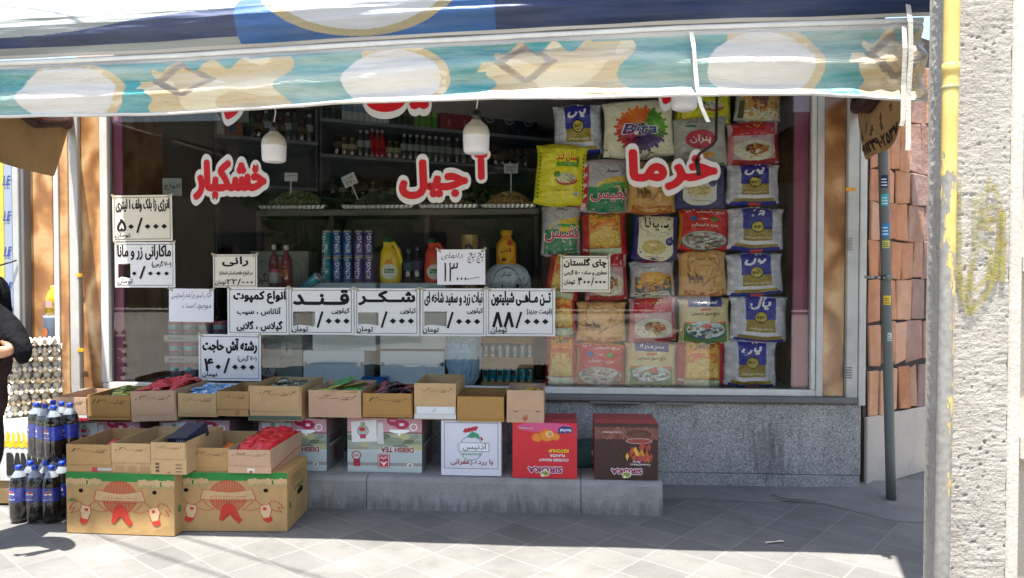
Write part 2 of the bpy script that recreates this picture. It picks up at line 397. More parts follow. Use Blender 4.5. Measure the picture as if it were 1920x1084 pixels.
def m_peel():
    t = NT('peeling_paint'); o = t.coord(sc=(1, 1, .35)); g = t.n('TexCoord'); sp = t.n('SeparateXYZ'); t.l(g.outputs['Object'], sp.inputs[0])
    zr = t.n('MapRange'); zr.inputs[1].default_value = 1.2; zr.inputs[2].default_value = 2.1; zr.inputs[3].default_value = -.085; zr.inputs[4].default_value = .2; t.l(sp.outputs[2], zr.inputs[0])
    xr = t.n('MapRange'); xr.inputs[1].default_value = -.03; xr.inputs[2].default_value = .03; xr.inputs[3].default_value = -.09; xr.inputs[4].default_value = .09; t.l(sp.outputs[0], xr.inputs[0])
    a = t.n('Math', operation='ADD'); t.l(t.noise(o, 11, 7, .72), a.inputs[0]); t.l(zr.outputs[0], a.inputs[1])
    a2 = t.n('Math', operation='ADD'); t.l(a.outputs[0], a2.inputs[0]); t.l(xr.outputs[0], a2.inputs[1])
    f = t.ramp(a2.outputs[0], [(.495, 0), (.515, 1)]); gr = t.ramp(t.noise(t.coord(), 40, 5), [(.3, lin('6e6d69')), (.7, lin('8b8983'))])
    ye = t.ramp(t.noise(t.coord(), 9, 5), [(.3, lin('b59a55')), (.7, lin('c9b26c'))])
    t.base(t.mix(f, gr, ye)); t.rough(.55, .4); t.bump(f, .5, .002); return t.m
def m_glass():
    t = NT('window_glass'); t.t.nodes.remove(t.b); fr = t.n('Fresnel'); fr.inputs[0].default_value = 1.5
    gl = t.n('BsdfGlossy'); gl.inputs['Roughness'].default_value = .004; gl.inputs[0].default_value = (1, 1, 1, 1)
    tr = t.n('BsdfTransparent'); tr.inputs[0].default_value = (.95, .965, .96, 1); mx = t.n('MixShader')
    k = t.n('Math', operation='MULTIPLY'); k.inputs[1].default_value = 1.15; t.l(fr.outputs[0], k.inputs[0])
    t.l(k.outputs[0], mx.inputs[0]); t.l(tr.outputs[0], mx.inputs[1]); t.l(gl.outputs[0], mx.inputs[2]); t.l(mx.outputs[0], t.out.inputs[0]); return t.m
def m_clear():
    t = NT('clear_edge'); t.t.nodes.remove(t.b); tr = t.n('BsdfTransparent'); tr.inputs[0].default_value = (.97, .985, .98, 1); t.l(tr.outputs[0], t.out.inputs[0]); return t.m
GRAN, MARB, STONE, STUC = m_granite(), m_marble(), m_stone(), m_stucco()
CONC = m_concrete('concrete', '6f6f6d', '858480'); MORT = m_concrete('mortar', '666563', '7a7875', sc=2, bump=.6, bs=20)
PLAST = m_concrete('cement_plaster', 'a39d93', 'b9aca0', dirt='a0897d', sc=2.2, bump=.35, bs=60)
GLASS, CLEAR = m_glass(), m_clear()
def X(px, Y=0.0): return at(px, 500, Y).x
def Z(px, py, Y=0.0): return at(px, py, Y).z
# ground
mb = MB(); mb.grid(lambda a, b: Vector((-24 + 48 * a, -4.4 + 7.0 * b, 0)), 8, 8, (.5, .5, .5), sm=False)
kind(mb.build('sidewalk', m_paving()), 'structure')
kind_road = MB(); kind_road.grid(lambda a, b: Vector((-24 + 48 * a, -26 + 21.598 * b, -.11)), 8, 8, (.5, .5, .5), sm=False); kind_road.face([(-24, -4.402, -.11), (24, -4.402, -.11), (24, -4.402, 0), (-24, -4.402, 0)], (.5, .5, .5))
kind(kind_road.build('road', m_concrete('road_bounce_surface', '9c9890', 'b4afa6', sc=1.2)), 'structure')  # unseen road sheet, made pale to bounce sunlight into the shop
def wavy(a, b):
    x = -3.2 + 5.6 * a; y0 = -.34 - .10 * mnoise.noise((x * 1.9, 3, 0)) - .05 * mnoise.noise((x * 7, 1, 0)) - (.30 if x > 1.55 else .0) * min(1, max(0, (x - 1.55) * 3))
    return Vector((x, y0 + (.05 - y0) * b, .0022 + .012 * b + .025 * max(0, b - .8) * 5 * (1 if x > 1.2 else .3)))
mb = MB(); mb.grid(wavy, 120, 12, (.5, .5, .5)); apron = mb.build('pavement_mortar', MORT); kind(apron, 'structure')
mb = MB(); r = random.Random(4)
p = atz(1462, 935, .012); A = Art(mb, lambda u, v, h=0: Vector((u, v, .016 + h)), 0.001)
pts = [(p.x - .03, p.y + .07), (p.x + .0, p.y + .01), (p.x + .05, p.y - .025), (p.x + .13, p.y - .03), (p.x + .19, p.y - .075)]
A.line(pts, .012, lin('26241f')); A.line([(q[0] + .004, q[1] - .006) for q in pts[1:4]], .016, lin('1c1a17'))
kind(mb.build('pavement_crack', m_dark()), 'structure')
# kerbside opposite: a plain house front and trees beyond the road, seen mirrored in the shop glass
for px, py, lb in ((222, 990, 'small white paper scrap on the pavement in front of the cola bottles'), (1452, 1017, 'long pale paper scrap on the shaded pavement at the right')):
    q = atz(px, py, .004); m = MB(); m.grid(lambda u, v: Vector((.10 * (u - .5), .022 * (v - .5) + .03 * (u - .5), .002 + .006 * abs(mnoise.noise((u * 3, v * 2, px))))), 8, 4, lin('b9b5a6')); tag(m.build('paper_scrap', m_paper(), None, q), lb, 'litter')
# ------------------------------------------------------------------ the shop
ZS = Z(1400, 741)
XL, XR = X(208), X(1519)
shop = thing('shop_building', 'grocery shop front with a wide plate glass window above a speckled granite base', 'shop', (0, 0, 0))
WHT = lin('c9c8c2'); WH2 = lin('bdbcb6')
def bar(name, x0, x1, y0, y1, z0, z1, col, mat, b=.004, parent=shop):
    m = MB(); m.bbox(x0, x1, y0, y1, z0, z1, col, b); return m.build(name, mat, parent)
bar('plinth', -3.35, X(1617, -.04), -.04, .2, .092, ZS - .046, lin('999999'), GRAN)
bar('plinth_base', -3.35, X(1617, -.04) - .002, -.037, .2, -.02, .089, lin('999999'), GRAN)
bar('sill', -3.30, X(1612, -.08), -.085, .12, ZS - .038, ZS, lin('909090'), MORT, .008)
bar('sill_slab', X(1105), X(1200), -.095, -.05, ZS - .052, ZS - .039, lin('909090'), CONC)
bar('sill_slab', X(1226), X(1300), -.093, -.05, ZS - .053, ZS - .039, lin('909090'), CONC)
bar('window_frame', XL - .05, XR + .05, -.03, .03, ZS, ZS + .042, WHT, m_paint())
for a, b_ in ((XL - .055, XL), (XR, XR + .028)): bar('window_frame', a, b_, -.032, .034, ZS + .043, 2.6, WHT, m_paint())
bar('window_frame', XR + .03, XR + .072, -.04, .034, ZS + .001, 2.6, WH2, m_paint())
cuts = [XL, X(613), X(1051), XR]
for a, b_ in zip(cuts[:-1], cuts[1:]):
    m = MB(); m.box(a + .0015, b_ - .0015, 0, .006, ZS + .04, 2.6, (.8, .8, .8)); m.m = [1] * 6; m.m[2] = 0
    m.build('glass_pane', [GLASS, CLEAR], shop)
bar('marble_pilaster', X(1541), X(1582), -.022, .25, ZS, 2.7, WHT, MARB)
bar('marble_pilaster', X(155), XL - .057, -.022, .25, ZS - .05, 2.7, WHT, MARB)
bar('shutter_rail', X(1583), X(1604), -.055, .2, ZS - .003, 2.7, WH2, m_paint())
bar('shutter_rail', X(1605), X(1618), -.06, .2, ZS - .05, 2.7, WHT, m_paint())
bar('rail_groove', X(149), X(154), -.015, .2, .3, 2.7, lin('1c1c1e'), m_dark())
bar('shutter_rail', X(131, -.05), X(148, -.05), -.055, .2, .30, 2.7, lin('b3b2ae'), m_paint())
def rsticker(x0, x1, bars, c):
    m = MB()
    for z0, z1 in bars: m.box(x0, x1, -.0585, -.0552, z0, z1, lin(c))
    m.build('rail_sticker', m_paper(), shop)
for zz in (1.37, .86): rsticker(X(143, -.06), X(154, -.06), [(zz - .012, zz + .012)], 'd8a428')
rsticker(X(1585, -.06), X(1603, -.06), [(1.9, 1.922)], 'd9982a'); rsticker(X(1587, -.06), X(1598, -.06), [(1.60 - k * .012, 1.604 - k * .012) for k in range(7)], '66665f'); rsticker(X(1586, -.06), X(1600, -.06), [(.78 - k * .016, .787 - k * .016) for k in range(5)], '77776f')
m = MB(); m.bbox(-3.36, 2.02, .05, .3, 2.62, 4.2, lin('8f8a82'), .005); m.build('upper_wall', PLAST, shop)
# pink reveals and inside walls
PINK = lin('9c5570')
bar('pink_reveal', X(1486, .05), XR - .001, .035, .055, ZS + .01, 2.6, PINK, m_plastic())
bar('pink_reveal', XL + .001, X(234, .05), .035, .055, ZS + .01, 2.6, PINK, m_plastic())
bar('side_wall', XR + .002, XR + .06, .056, .75, ZS, 2.9, WHT, MARB)
bar('side_wall', XL - .06, XL + .03, .056, .62, 0, 2.9, WHT, MARB)
DK = lin('5f5c57')
bar('inside_wall', XL - .3, XL + .02, .621, 4.4, 0, 2.95, lin('8a877f'), m_dark())
bar('inside_wall', XR + .0, XR + .3, .751, 4.4, 0, 2.95, lin('8a877f'), m_dark())
bar('inside_wall', XL + .021, XR - .001, 4.3, 4.4, 0, 2.95, lin('7a7a78'), m_dark())
bar('ceiling', XL - .3, XR + .3, .06, 4.4, 2.96, 3.05, lin('c8c6c0'), m_dark())
bar('inside_floor', XL + .021, XR - .001, .25, 4.29, .01, .05, lin('a09c94'), m_dark())
bar('display_deck', XL + .032, XR - .001, .031, .60, ZS - .04, ZS + .004, lin('b8b6b0'), m_plastic())
# ------------------------------------------------------------------ neighbour's front at the left
nb = thing('neighbour_shop_front', 'brown marble panel and white steel rails of the next shop at the far left', 'shop front', (-3.5, 0, 0))
def nbar(name, p0, p1, Y, d, z0, z1, col, mat):
    m = MB(); m.bbox(X(p0, Y) + 3.5, X(p1, Y) + 3.5, Y, Y + d, z0, z1, col, .004); return m.build(name, mat, nb)
nbar('marble_panel', 111, 129, -.035, .2, 0.02, 2.7, WHT, MARB)
nbar('steel_rail', 101, 110, -.05, .2, .02, 2.7, lin('d0cfca'), m_paint())
nbar('marble_panel', 46, 100, .12, .2, 0.02, 2.7, WHT, MARB)
nbar('steel_rail', 36, 45.5, .05, .25, .02, 2.7, lin('6d6e70'), m_paint())
nbar('steel_rail', 24, 35.5, .03, .25, .02, 2.7, lin('a9aaa8'), m_paint())
m = MB(); x0, x1 = X(9, .1) + 3.5, X(24, .1) + 3.5; m.bbox(x0, x1, .1, .2, .1, 2.7, lin('8d97a8'), .003)
A = Art(m, plane((x0, .1, 0), (1, 0, 0), (0, 0, 1)))
for k in range(7): A.text('LE', .0, .75 + k * .25, .05, .82 + k * .25, lin('2e3f86'), .02, shear=.3)
m.build('film_wrap', m_plastic(), nb)
nbar('yellow_post', -40, 8.6, .15, .2, .05, 2.7, lin('c9b64a'), m_paint())
m = MB(); m.tube([(X(0, 0) + 3.5, -.02, Z(0, 499)), (X(27, 0) + 3.5, .02, Z(27, 488))], .006, 6, lin('26262a')); m.build('hook_bar', m_dark(), nb)
# ------------------------------------------------------------------ the step
def step_profile(x, k):
    n = lambda s, q: mnoise.noise((x * s, q, 0)); yf = -.64
    chip = max(0, n(5, 2) - .12) * .07
    P = [(yf, -.01), (yf - .004 * n(9, 1), .05), (yf - .006 * n(14, 5), .11), (yf + .004 + chip * .5, .165), (yf + .014 + chip, .183 - chip * .4), (yf + .03 + chip, .19), (-.3, .192), (-.042, .195)]
    return Vector((x, P[k][0], P[k][1]))
sx0, sx1 = -2.95, atz(1246, 975, 0).x
step = MB(); cutx = [sx0, -1.15, .10, sx1]
for a, b_ in zip(cutx[:-1], cutx[1:]):
    n = int((b_ - a) * 45); step.grid(lambda u, v: step_profile(a + .002 + (b_ - a - .004) * u, round(v * 7)), n, 7, (.5, .5, .5), sm=False)
step.face([step_profile(sx1 - .002, k) for k in range(8)] + [Vector((sx1 - .002, -.042, 0))], (.5, .5, .5))
def m_step():
    t = NT('step_concrete'); o = t.coord(); c = t.ramp(t.noise(o, 4, 8, .7), [(.3, lin('7d7b78')), (.7, lin('9a9893'))]); sp = t.n('SeparateXYZ'); g = t.n('TexCoord'); t.l(g.outputs['Object'], sp.inputs[0])
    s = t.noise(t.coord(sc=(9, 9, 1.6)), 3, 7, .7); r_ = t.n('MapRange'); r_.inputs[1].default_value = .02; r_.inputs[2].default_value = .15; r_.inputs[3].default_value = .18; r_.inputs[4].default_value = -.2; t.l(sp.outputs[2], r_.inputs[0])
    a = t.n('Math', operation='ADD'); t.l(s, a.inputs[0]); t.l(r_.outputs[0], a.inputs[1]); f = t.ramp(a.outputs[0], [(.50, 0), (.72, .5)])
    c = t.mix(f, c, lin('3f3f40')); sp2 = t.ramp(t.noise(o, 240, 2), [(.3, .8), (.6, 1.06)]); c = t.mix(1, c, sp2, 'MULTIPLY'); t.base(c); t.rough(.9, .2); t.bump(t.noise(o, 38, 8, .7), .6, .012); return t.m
tag(step.build('concrete_step', m_step()), 'low chipped concrete step running along the foot of the shop window', 'step')
# ------------------------------------------------------------------ pink stone wall, drain pipe
wx, wy = X(1621, .02), .02
sw = thing('stone_wall', 'pink stone wall set back beside the shop, grey cement render at its foot', 'wall', (wx, wy, 0), (0, 0, rad(38)))
m = MB(); m.box(0, 2.4, .0, .3, .0, 3.0, lin('4a4440')); m.build('mortar_bed', m_cloth(), sw)
m = MB(); m.bbox(.004, 2.4, -.028, -.002, .0, .455, lin('b0a89e'), .006); m.build('render_base', PLAST, sw)
m = MB(); r = random.Random(11)
def stone(x0, x1, z0, z1, c):
    j = lambda: r.uniform(-.012, .012); d = r.uniform(.018, .027); M_ = Matrix.Translation((0, 0, 0)); k = len(m.v)
    m.bbox(x0 + .004, x1 - .004, -d, -.002, z0 + .004, z1 - .004, jit(lin(c), .08), .006)
    cx, cz = (x0 + x1) / 2, (z0 + z1) / 2; js = {(a, b): (j(), j(), r.uniform(-.008, .008)) for a in (0, 1) for b in (0, 1)}
    for q in range(k, len(m.v)):
        v = m.v[q]; q_ = js[(int(v.x > cx), int(v.z > cz))]; v.x += q_[0]; v.z += q_[1]
        if v.y < -.01: v.y += q_[2]
z = .46
cols = ['b5805f', 'b98868', 'ad785a', 'bd9072']
rows_ = [(.46, .75), (.78, 1.06), (1.06, 1.34), (1.34, 1.60), (1.60, 1.84), (1.84, 2.06), (2.06, 2.4), (2.4, 2.8)]
for i, (z0, z1) in enumerate(rows_):
    x = .025
    ws = [[.12, .13, .11, .16], [.13, .17, .15, .2], [.15, .08, .09, .17, .2]][i % 3]; k = 0
    while x < 1.3:
        w = ws[k % len(ws)] * r.uniform(.85, 1.15); far = x > .42
        stone(x, x + w, z0, z1, r.choice(['94766a', '9c7a68', 'a4806a', '8c746c']) if far else r.choice(cols)); x += w; k += 1
m.build('stone_facing', STONE, sw)
pb = atz(1671, 930, .03); pt = at(1653, 180, pb.y - .02)
pipe = thing('drain_pipe', 'grey steel drain pipe with small stickers leaning on the pink stone wall', 'pipe', (pb.x, pb.y, 0)); pv = Vector((pt.x - pb.x, pt.y - pb.y, pt.z))
m = MB(); m.tube([pv * (k / 8) for k in range(9)] + [pv * 1.35], .0285, 16, lin('5b615f')); m.build('pipe_body', m_paint(), pipe)
m = MB(); q = pv * .555; m.lathe([(.031, -.016), (.036, -.014), (.036, .014), (.031, .016)], 16, q, lin('6f6f6c')); m.tube([q + Vector((-.035, 0, 0)), q + Vector((-.12, .01, .004))], .009, 8, lin('9a9a95')); m.lathe([(0, -.008), (.016, -.008), (.016, .008), (0, .008)], 6, q + Vector((-.05, -.012, 0)), lin('8f8e88')); m.build('pipe_clamp', m_metal(), pipe)
for zz, h, c in ((1.93, .075, '1d2a4c'), (1.82, .07, '3b9fae'), (1.64, .08, '2a78b4'), (1.555, .045, 'b4b35a'), (1.22, .055, 'd8b52a'), (1.0, .05, 'b3b3ad')):
    q = pv * (zz / pv.z); cc = lin(c); m = MB(); a0, a1 = rad(215 if c != 'b3b3ad' else 250), rad(300)
    m.lathe([(.0295, -h / 2), (.0295, h / 2)], 8, q, cc, ang=(a0, a1))
    for k in range(3): m.lathe([(.0299, -h * .36 + k * h * .24), (.0299, -h * .36 + k * h * .24 + h * .1)], 6, q, lin('c4c8cc') if c in ('1d2a4c', '2a78b4', '3b9fae') else lin('55564a'), ang=(a0 + .15, a1 - .2 - .1 * k))
    m.build('sticker', m_paper(), pipe)
# ------------------------------------------------------------------ concrete utility pole close to the camera
PY = -2.06
ux0, ux1 = X(1786, PY), X(1892, PY)
up_ = thing('utility_pole', 'pale rough concrete utility pole with ladder slots and yellow spray paint', 'utility pole', (ux0, PY, 0))
wid = ux1 - ux0; back = at(1740, 500, PY + .16)
m = MB()
def rough_face(f, nu, nv):
    m.grid(f, nu, nv, (.7, .7, .7), sm=True)
LX = back.x - ux0
def corner(z): return .006 * mnoise.noise((z * 9, 4, 1)) + .004 * mnoise.noise((z * 31, 2, 1))
def rgh(a, z):
    n = lambda s, q: mnoise.noise((a * .21 * s, z * s, q)); p = max(0, n(70, 3) - .38) * .03 * max(0, n(6, 9) + .3)
    return .0016 * n(14, 0) + .0014 * mnoise.noise((a * 5, z * 70, 5)) + .0010 * n(110, 1) + .0010 * n(260, 2) + p
rough_face(lambda a, b: Vector((-.022 + corner(b * 2.7) + (wid + .022) * a, rgh(a, 2.7 * b), 2.7 * b)), 70, 640)
rough_face(lambda a, b: Vector((LX + (-.022 + corner(b * 2.7) - LX) * a + .004 * mnoise.noise((a * 8, b * 120, 3)) * (1 - a) * a * 4, .16 * (1 - a), 2.7 * b)), 24, 500)
m.box(LX, wid, .1605, .17, 0, 4.0, (.7, .7, .7))
m.build('shaft', STUC, up_)
EDGE = m_concrete('pole_edge', 'aaa59b', 'bbb6ac', dirt='8e897f', sc=3, bump=.4, bs=50, dlo=.62); PANEL = m_concrete('pole_web', 'aea595', 'c0b7a6', dirt='9a9184', sc=2, bump=.2, bs=70, dlo=.68)
m = MB(); m.bbox(wid + .001, wid + .045, -.006, .16, 0, 4.0, (.7, .7, .7), .006); m.build('corner_flange', EDGE, up_)
m = MB(); m.bbox(wid + .046, wid + .40, .085, .15, 0, 4.0, (.7, .7, .7), .004); m.build('web', PANEL, up_)
m = MB()
for py0, py1 in ((98, 126), (478, 512), (815, 862), (-260, -235)):
    z1, z0 = Z(1900, py0, PY), Z(1900, py1, PY); m.bbox(wid + .046, wid + .40, -.012, .084, z0, z1, (.7, .7, .7), .007)
m.bbox(wid + .36, wid + .42, -.004, .16, 0, 4.0, (.7, .7, .7), .006)
m.build('rung', EDGE, up_)
m = MB(); gx = lambda px: X(px, PY) - ux0; gz = lambda py: Z(1830, py, PY)
A = Art(m, lambda u, v, h=0: Vector((u, -.010 - h, v)), .0)
def gstroke(P, w): A.line([(gx(a), gz(b)) for a, b in P], w, (.5, .5, .5))
gstroke([(1792, 345), (1795, 440), (1797, 520), (1803, 560), (1818, 588), (1845, 555), (1862, 520), (1868, 470), (1872, 400), (1860, 350)], .022)
gstroke([(1822, 370), (1824, 440), (1818, 500), (1812, 540), (1822, 575)], .018); gstroke([(1838, 365), (1828, 470), (1842, 455), (1856, 475), (1850, 520), (1826, 545), (1816, 530), (1828, 470)], .017)
gstroke([(1826, 380), (1856, 390), (1830, 400), (1858, 412), (1832, 420), (1856, 432)], .020); gstroke([(1850, 330), (1846, 360), (1858, 352)], .012); gstroke([(1780, 350), (1788, 375), (1784, 390)], .016); gstroke([(1876, 400), (1878, 460), (1876, 525)], .02)
m.build('graffiti', m_stucco('spray_paint', True), up_)
cx, cy = X(1770, PY - .03), PY - .034
cond = thing('conduit_pipe', 'conduit pipe with peeling yellow paint fixed to the concrete pole', 'pipe', (cx, cy, 0), (0, rad(.35), 0))
m = MB(); m.tube([(0, 0, k * .25) for k in range(17)], .0265, 20, lin('808080')); m.build('tube', m_peel(), cond)
m = MB(); m.lathe([(.0268, -.02), (.029, -.018), (.029, .018), (.0268, .02)], 18, (0, 0, Z(1770, 130, cy)), lin('b9a35c')); m.build('coupling', m_paint(), cond); m = MB(); m.lathe([(.0268, -.008), (.0285, -.006), (.0285, .006), (.0268, .008)], 18, (0, 0, Z(1770, 165, cy)), lin('9a946a')); m.build('coupling', m_paint(), cond)
# ------------------------------------------------------------------ awning
AY = -1.55
def interp(P, x):
    for (a, b), (c, d) in zip(P[:-1], P[1:]):
        if x <= c: return b + (d - b) * (x - a) / (c - a)
    return P[-1][1]
TOPP = [(-260, 130), (0, 117), (320, 103), (640, 83), (960, 66), (1280, 50), (1500, 43), (1730, 36)]
BOTP = [(-260, 226), (0, 217), (320, 212), (640, 193), (960, 186), (1280, 181), (1500, 177), (1600, 181), (1690, 190), (1730, 188)]
aw = thing('shop_awning', 'faded teal and cream printed awning sagging over the shop window', 'awning', (0, 0, 0))
PA, PB = -105.0, 1730.0
nz = lambda *a: mnoise.noise(a)
def val_pt(u, t):
    p = PA + (PB - PA) * u; top = at(p, interp(TOPP, p) + 8, AY); bot = at(p, interp(BOTP, p) + 1.5 * nz(p * .02, 0, 0), AY); z = top.z + (bot.z - top.z) * t; x = top.x + (bot.x - top.x) * t
    ph = .55 * nz(p * .0016, 2, 0) + p * .00035
    y = AY - .018 * math.sin(6.283 * (1.75 * t + ph)) * min(1, t * 5) - .05 * max(0, t - .76) ** 1.3 * 4 * (.7 + .5 * nz(p * .004, 9, 0)) - .016 * math.sin(3.14 * t)
    y += .008 * nz(p * .006, t * 6, 3) + .004 * nz(p * .02, t * 10, 7)
    if p > 1600: y += .02 * nz(p * .03, t * 5, 1) * (p - 1600) / 60
    return Vector((x, y, z))
TEAL, TAN, CREAM, BRN, OFFW = lin('3a8c90'), lin('b39f78'), lin('cabd9c'), lin('75685c'), lin('c0bfbc')
def val_col(u, t):
    p = PA + (PB - PA) * u; f = .9 + .2 * nz(p * .01, t * 4, 5)
    w = nz(p * .05, t * 8, 2)
    if t < .07: return tuple(.7 * k for k in OFFW)
    for c, hw, tc in ((128, 92, .62), (735, 92, .6), (1425, 100, .58), (-480, 90, .6)):
        d = ((p - c) / hw) ** 2 + ((t - tc) / .52) ** 2
        if d < 1: return OFFW
        if d < 1.42 and p > c - hw * .6: return TAN if w < .25 else CREAM
    for c in (415, 1055, 1745, -200):
        q = (p - c) / 130.0; n = .05 * math.sin(t * 19) + .03 * nz(t * 8, c, 0)
        lft, rgt = -1.0 - .22 * math.sin(min(1, t * 1.3) * 3.1) * (1 if t < .55 else .2) + n, .92 + .14 * math.sin(t * 7.5)
        crown = .16 + .10 * math.sin(q * 13) if q < .45 else .1
        if lft + .25 * (t < .4) < q < rgt and t > crown:
            dd = abs(q + .53) / .48 + abs(t - .42) / .36
            if .62 < dd < .98 and t < .72: return BRN if abs(dd - .8) < .1 or w > 0 else tuple(.5 * (a + b) for a, b in zip(BRN, TAN))
            return TAN if nz(p * .012, t * 2.4, 8) < .12 else CREAM
    return tuple(k * f for k in TEAL)
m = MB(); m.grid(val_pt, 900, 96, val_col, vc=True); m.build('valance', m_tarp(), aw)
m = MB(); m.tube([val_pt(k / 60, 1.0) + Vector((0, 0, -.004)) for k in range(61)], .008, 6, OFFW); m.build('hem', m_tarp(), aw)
PB2 = 1815.0
def can_pt(u, t):
    p = PA + (PB2 - PA) * u; b = at(p, interp(TOPP, p), AY)
    prof = [(0.0, .012), (-.040, .045), (-.075, .085), (-.088, .13), (-.075, .17), (-.03, .21), (.10, .29), (1.55, 1.2)]
    k = t * 7; i = min(6, int(k)); fr = k - i; (a, c), (d, e) = prof[i], prof[i + 1]; yy, zz = a + (d - a) * fr, c + (e - c) * fr
    sag = 1 + .45 * nz(p * .0016, 7, 0); y = AY + yy * sag if t < .8 else AY + yy
    y += .014 * nz(p * .003, t * 7, 4) + .008 * nz(p * .009, t * 11, 6)
    return Vector((b.x + (max(0, b.x / 1.72) ** 6 * .5 * max(0, yy) if b.x > 0 else -(b.x / 2.95) ** 6 * .15 * max(0, yy)), y, b.z + zz))
NAVY, BLUE = lin('1a3056'), lin('1f5590')
def can_col(u, t):
    p = PA + (PB2 - PA) * u; k = t * 7; f = .85 + .3 * nz(p * .006, k, 2)
    if k < .35: return tuple(.75 * q for q in OFFW)
    if 455 < p < 930:
        d = ((p - 688) / 172) ** 2 + ((k - 6.2) / 5.1) ** 2
        if d < 1: return lin('a3a8ae')
        if d < 1.28: return lin('8d8468')
        return tuple(q * f for q in BLUE) if k < 5.5 or p > 600 else lin('5a8268')
    if p <= 455: return tuple(q * f for q in (lin('868d8d') if k > 2.8 + 1.7 * nz(p * .004, 1, 1) + (p - 200) * .004 or k < 1.1 else NAVY))
    return tuple(q * f for q in NAVY)
m = MB(); m.grid(can_pt, 900, 126, can_col, vc=True); m.build('canopy', m_canopy(), aw)
m = MB(); m.tube([at(PA + (PB - PA) * k / 40, interp(TOPP, PA + (PB - PA) * k / 40) + 3, AY + .012) for k in range(41)], .014, 10, lin('d2d2ce')); m.build('front_bar', m_paint(), aw)
# side flaps, arms and bunched cloth at both ends
for sgn in (1, -1):
    if sgn > 0: P0, P1 = at(1602, 192, -.05), Vector((at(1733, 60, AY).x, AY + .03, at(1733, 70, AY).z))
    else: P0, P1 = at(133, 222, -.05), Vector((-2.97, AY + .05, 2.42))
    m = MB(); m.tube([P0 + Vector((0, 0, .05)), P1 + Vector((0, 0, -.02))], .014, 8, lin('c9c8c4')); m.build('awning_arm', m_paint(), aw)
    def flap(a, b, P0=P0, P1=P1, sgn=sgn):
        s = a * 1.0; q = P0.lerp(P1, s); dz = (-.47 + .16 * a + .02 * math.sin(a * 9)) if sgn > 0 else -.46
        return q + Vector((sgn * (.03 * math.sin(b * 5 + a * 6) * b + .05 * (1 - a) * b), .0, .04 + (dz + .0) * b * (1 - .75 * max(0, .14 - a) / .14)))
    BR2 = lin('a08358')
    def fcol(a, b): return lin('4a3a2c') if (sgn > 0 and nz(a * 16, b * 5, 2) > .34 and .2 < b < .75) else (jit(BR2, .03) if b > .3 else lin('6b2f28'))
    m = MB(); m.grid(flap, 60, 24, fcol)
    if sgn > 0: Art(m, lambda u, v, h=0: flap(u, v) + Vector((-.004 - h, -.004 - h, 0)), .0).text('۰۹۱۲۳۹۰۲۵۳۷', .12, .95, .62, .80, lin('211a14'), .03, mirror=False)
    m.build('side_flap', finish('awning_back', .6, .3, .2, 6, .3, 8, .02, trans=.0), aw)
    m = MB(); r = random.Random(3)
    for k in range(6):
        c = lin(['3a2320', '5a2a24', '43302a', '2c4a4c', '6b3128', '3a2622'][k]); o = Vector((-sgn * (.012 + .012 * k), -.05 - .03 * k, -.0 - .022 * k)); dirn = (P1 - P0).normalized()
        m.tube([P0 + o * .5 + Vector((0, 0, .05)), P0 + o * .55 + Vector((0, -.02, -.05 + .012 * k)), P0 + dirn * .35 + o + Vector((0, 0, -.03)), P0 + dirn * .75 + o + Vector((0, 0, .02))], [.018, .034, .032, .03], 8, c)
    m.build('bunched_cloth', finish('awning_lining', .7, .25, .2, 10, .5, 20, .01), aw)
WS = lin('d5d2c8')
def strap(pts, w=.018):
    m = MB(); m.ribbon([at(a, b, AY - .045 + c) for a, b, c in pts], w, (1, .25, 0), WS); m.build('tie_strap', m_cloth(), aw)
strap([(1296, 60, 0), (1301, 90, -.01), (1303, 120, 0), (1307, 165, 0), (1315, 200, .01), (1328, 229, .03)])
strap([(1700, -10, .02), (1707, 40, -.02), (1708, 110, -.01), (1703, 180, 0), (1703, 270, 0), (1702, 282, 0)], .022); strap([(1695, 48, 0), (1697, 90, -.015), (1694, 160, 0), (1693, 225, 0), (1690, 236, 0)], .02)
strap([(950, -8, .0), (955, 10, -.02), (953, 24, -.01), (950, 34, .0)], .016)
# ------------------------------------------------------------------ hanging lamps and crank
def bulb(px, ybot, ytop, Y, label):
    p = at(px, ybot, Y); h = at(px, ytop, Y).z - p.z; R = h * .385
    t = thing('hanging_bulb', label, 'light bulb', (p.x, Y, p.z), group='large bulbs hanging under the awning')
    m = MB(); m.lathe([(0, 0), (R * .75, .002), (R * .93, h * .06), (R * .98, h * .2), (R, h * .52)], 28, col=lin('d9d9db')); m.build('diffuser', finish('frosted', .45, .4, .02, trans=.3), t)
    m = MB(); pr = [(R, h * .52), (R * 1.02, h * .55), (R * .97, h * .68), (R * .8, h * .82), (R * .42, h * .95), (R * .33, h * 1.0), (0, h * 1.0)]; m.lathe(pr, 28, col=lin('bdb6a4'))
    for k in range(24):
        a = k * math.pi / 12; m.tube([((R * 1.0 + .001) * math.cos(a), (R + .001) * math.sin(a), h * .56), (R * .82 * math.cos(a), R * .82 * math.sin(a), h * .815)], .002, 4, lin('a9a290'))
    m.build('heat_sink', m_plastic(), t)
    m = MB(); m.lathe([(R * .3, h), (R * .36, h * 1.02), (R * .36, h * 1.22), (R * .2, h * 1.28), (0, h * 1.28)], 16, col=lin('141414')); m.build('lamp_holder', m_plastic(), t)
    m = MB(); top = 2.62 - p.z; m.tube([(0, 0, h * 1.27), (.012, 0, h * 1.6), (-.008, 0, h * 2.0), (0, .1, top)], .004, 6, lin('c9c6bf')); m.build('cable', m_plastic(), t)
bulb(514, 305, 246, -.42, 'large white bulb hanging over the upper left end of the red lettering')
bulb(893, 289, 224, -.42, 'large white bulb hanging in the middle of the window under the awning')
bulb(1283, 207, 142, -.42, 'large white bulb at the right, mostly hidden by the awning edge')
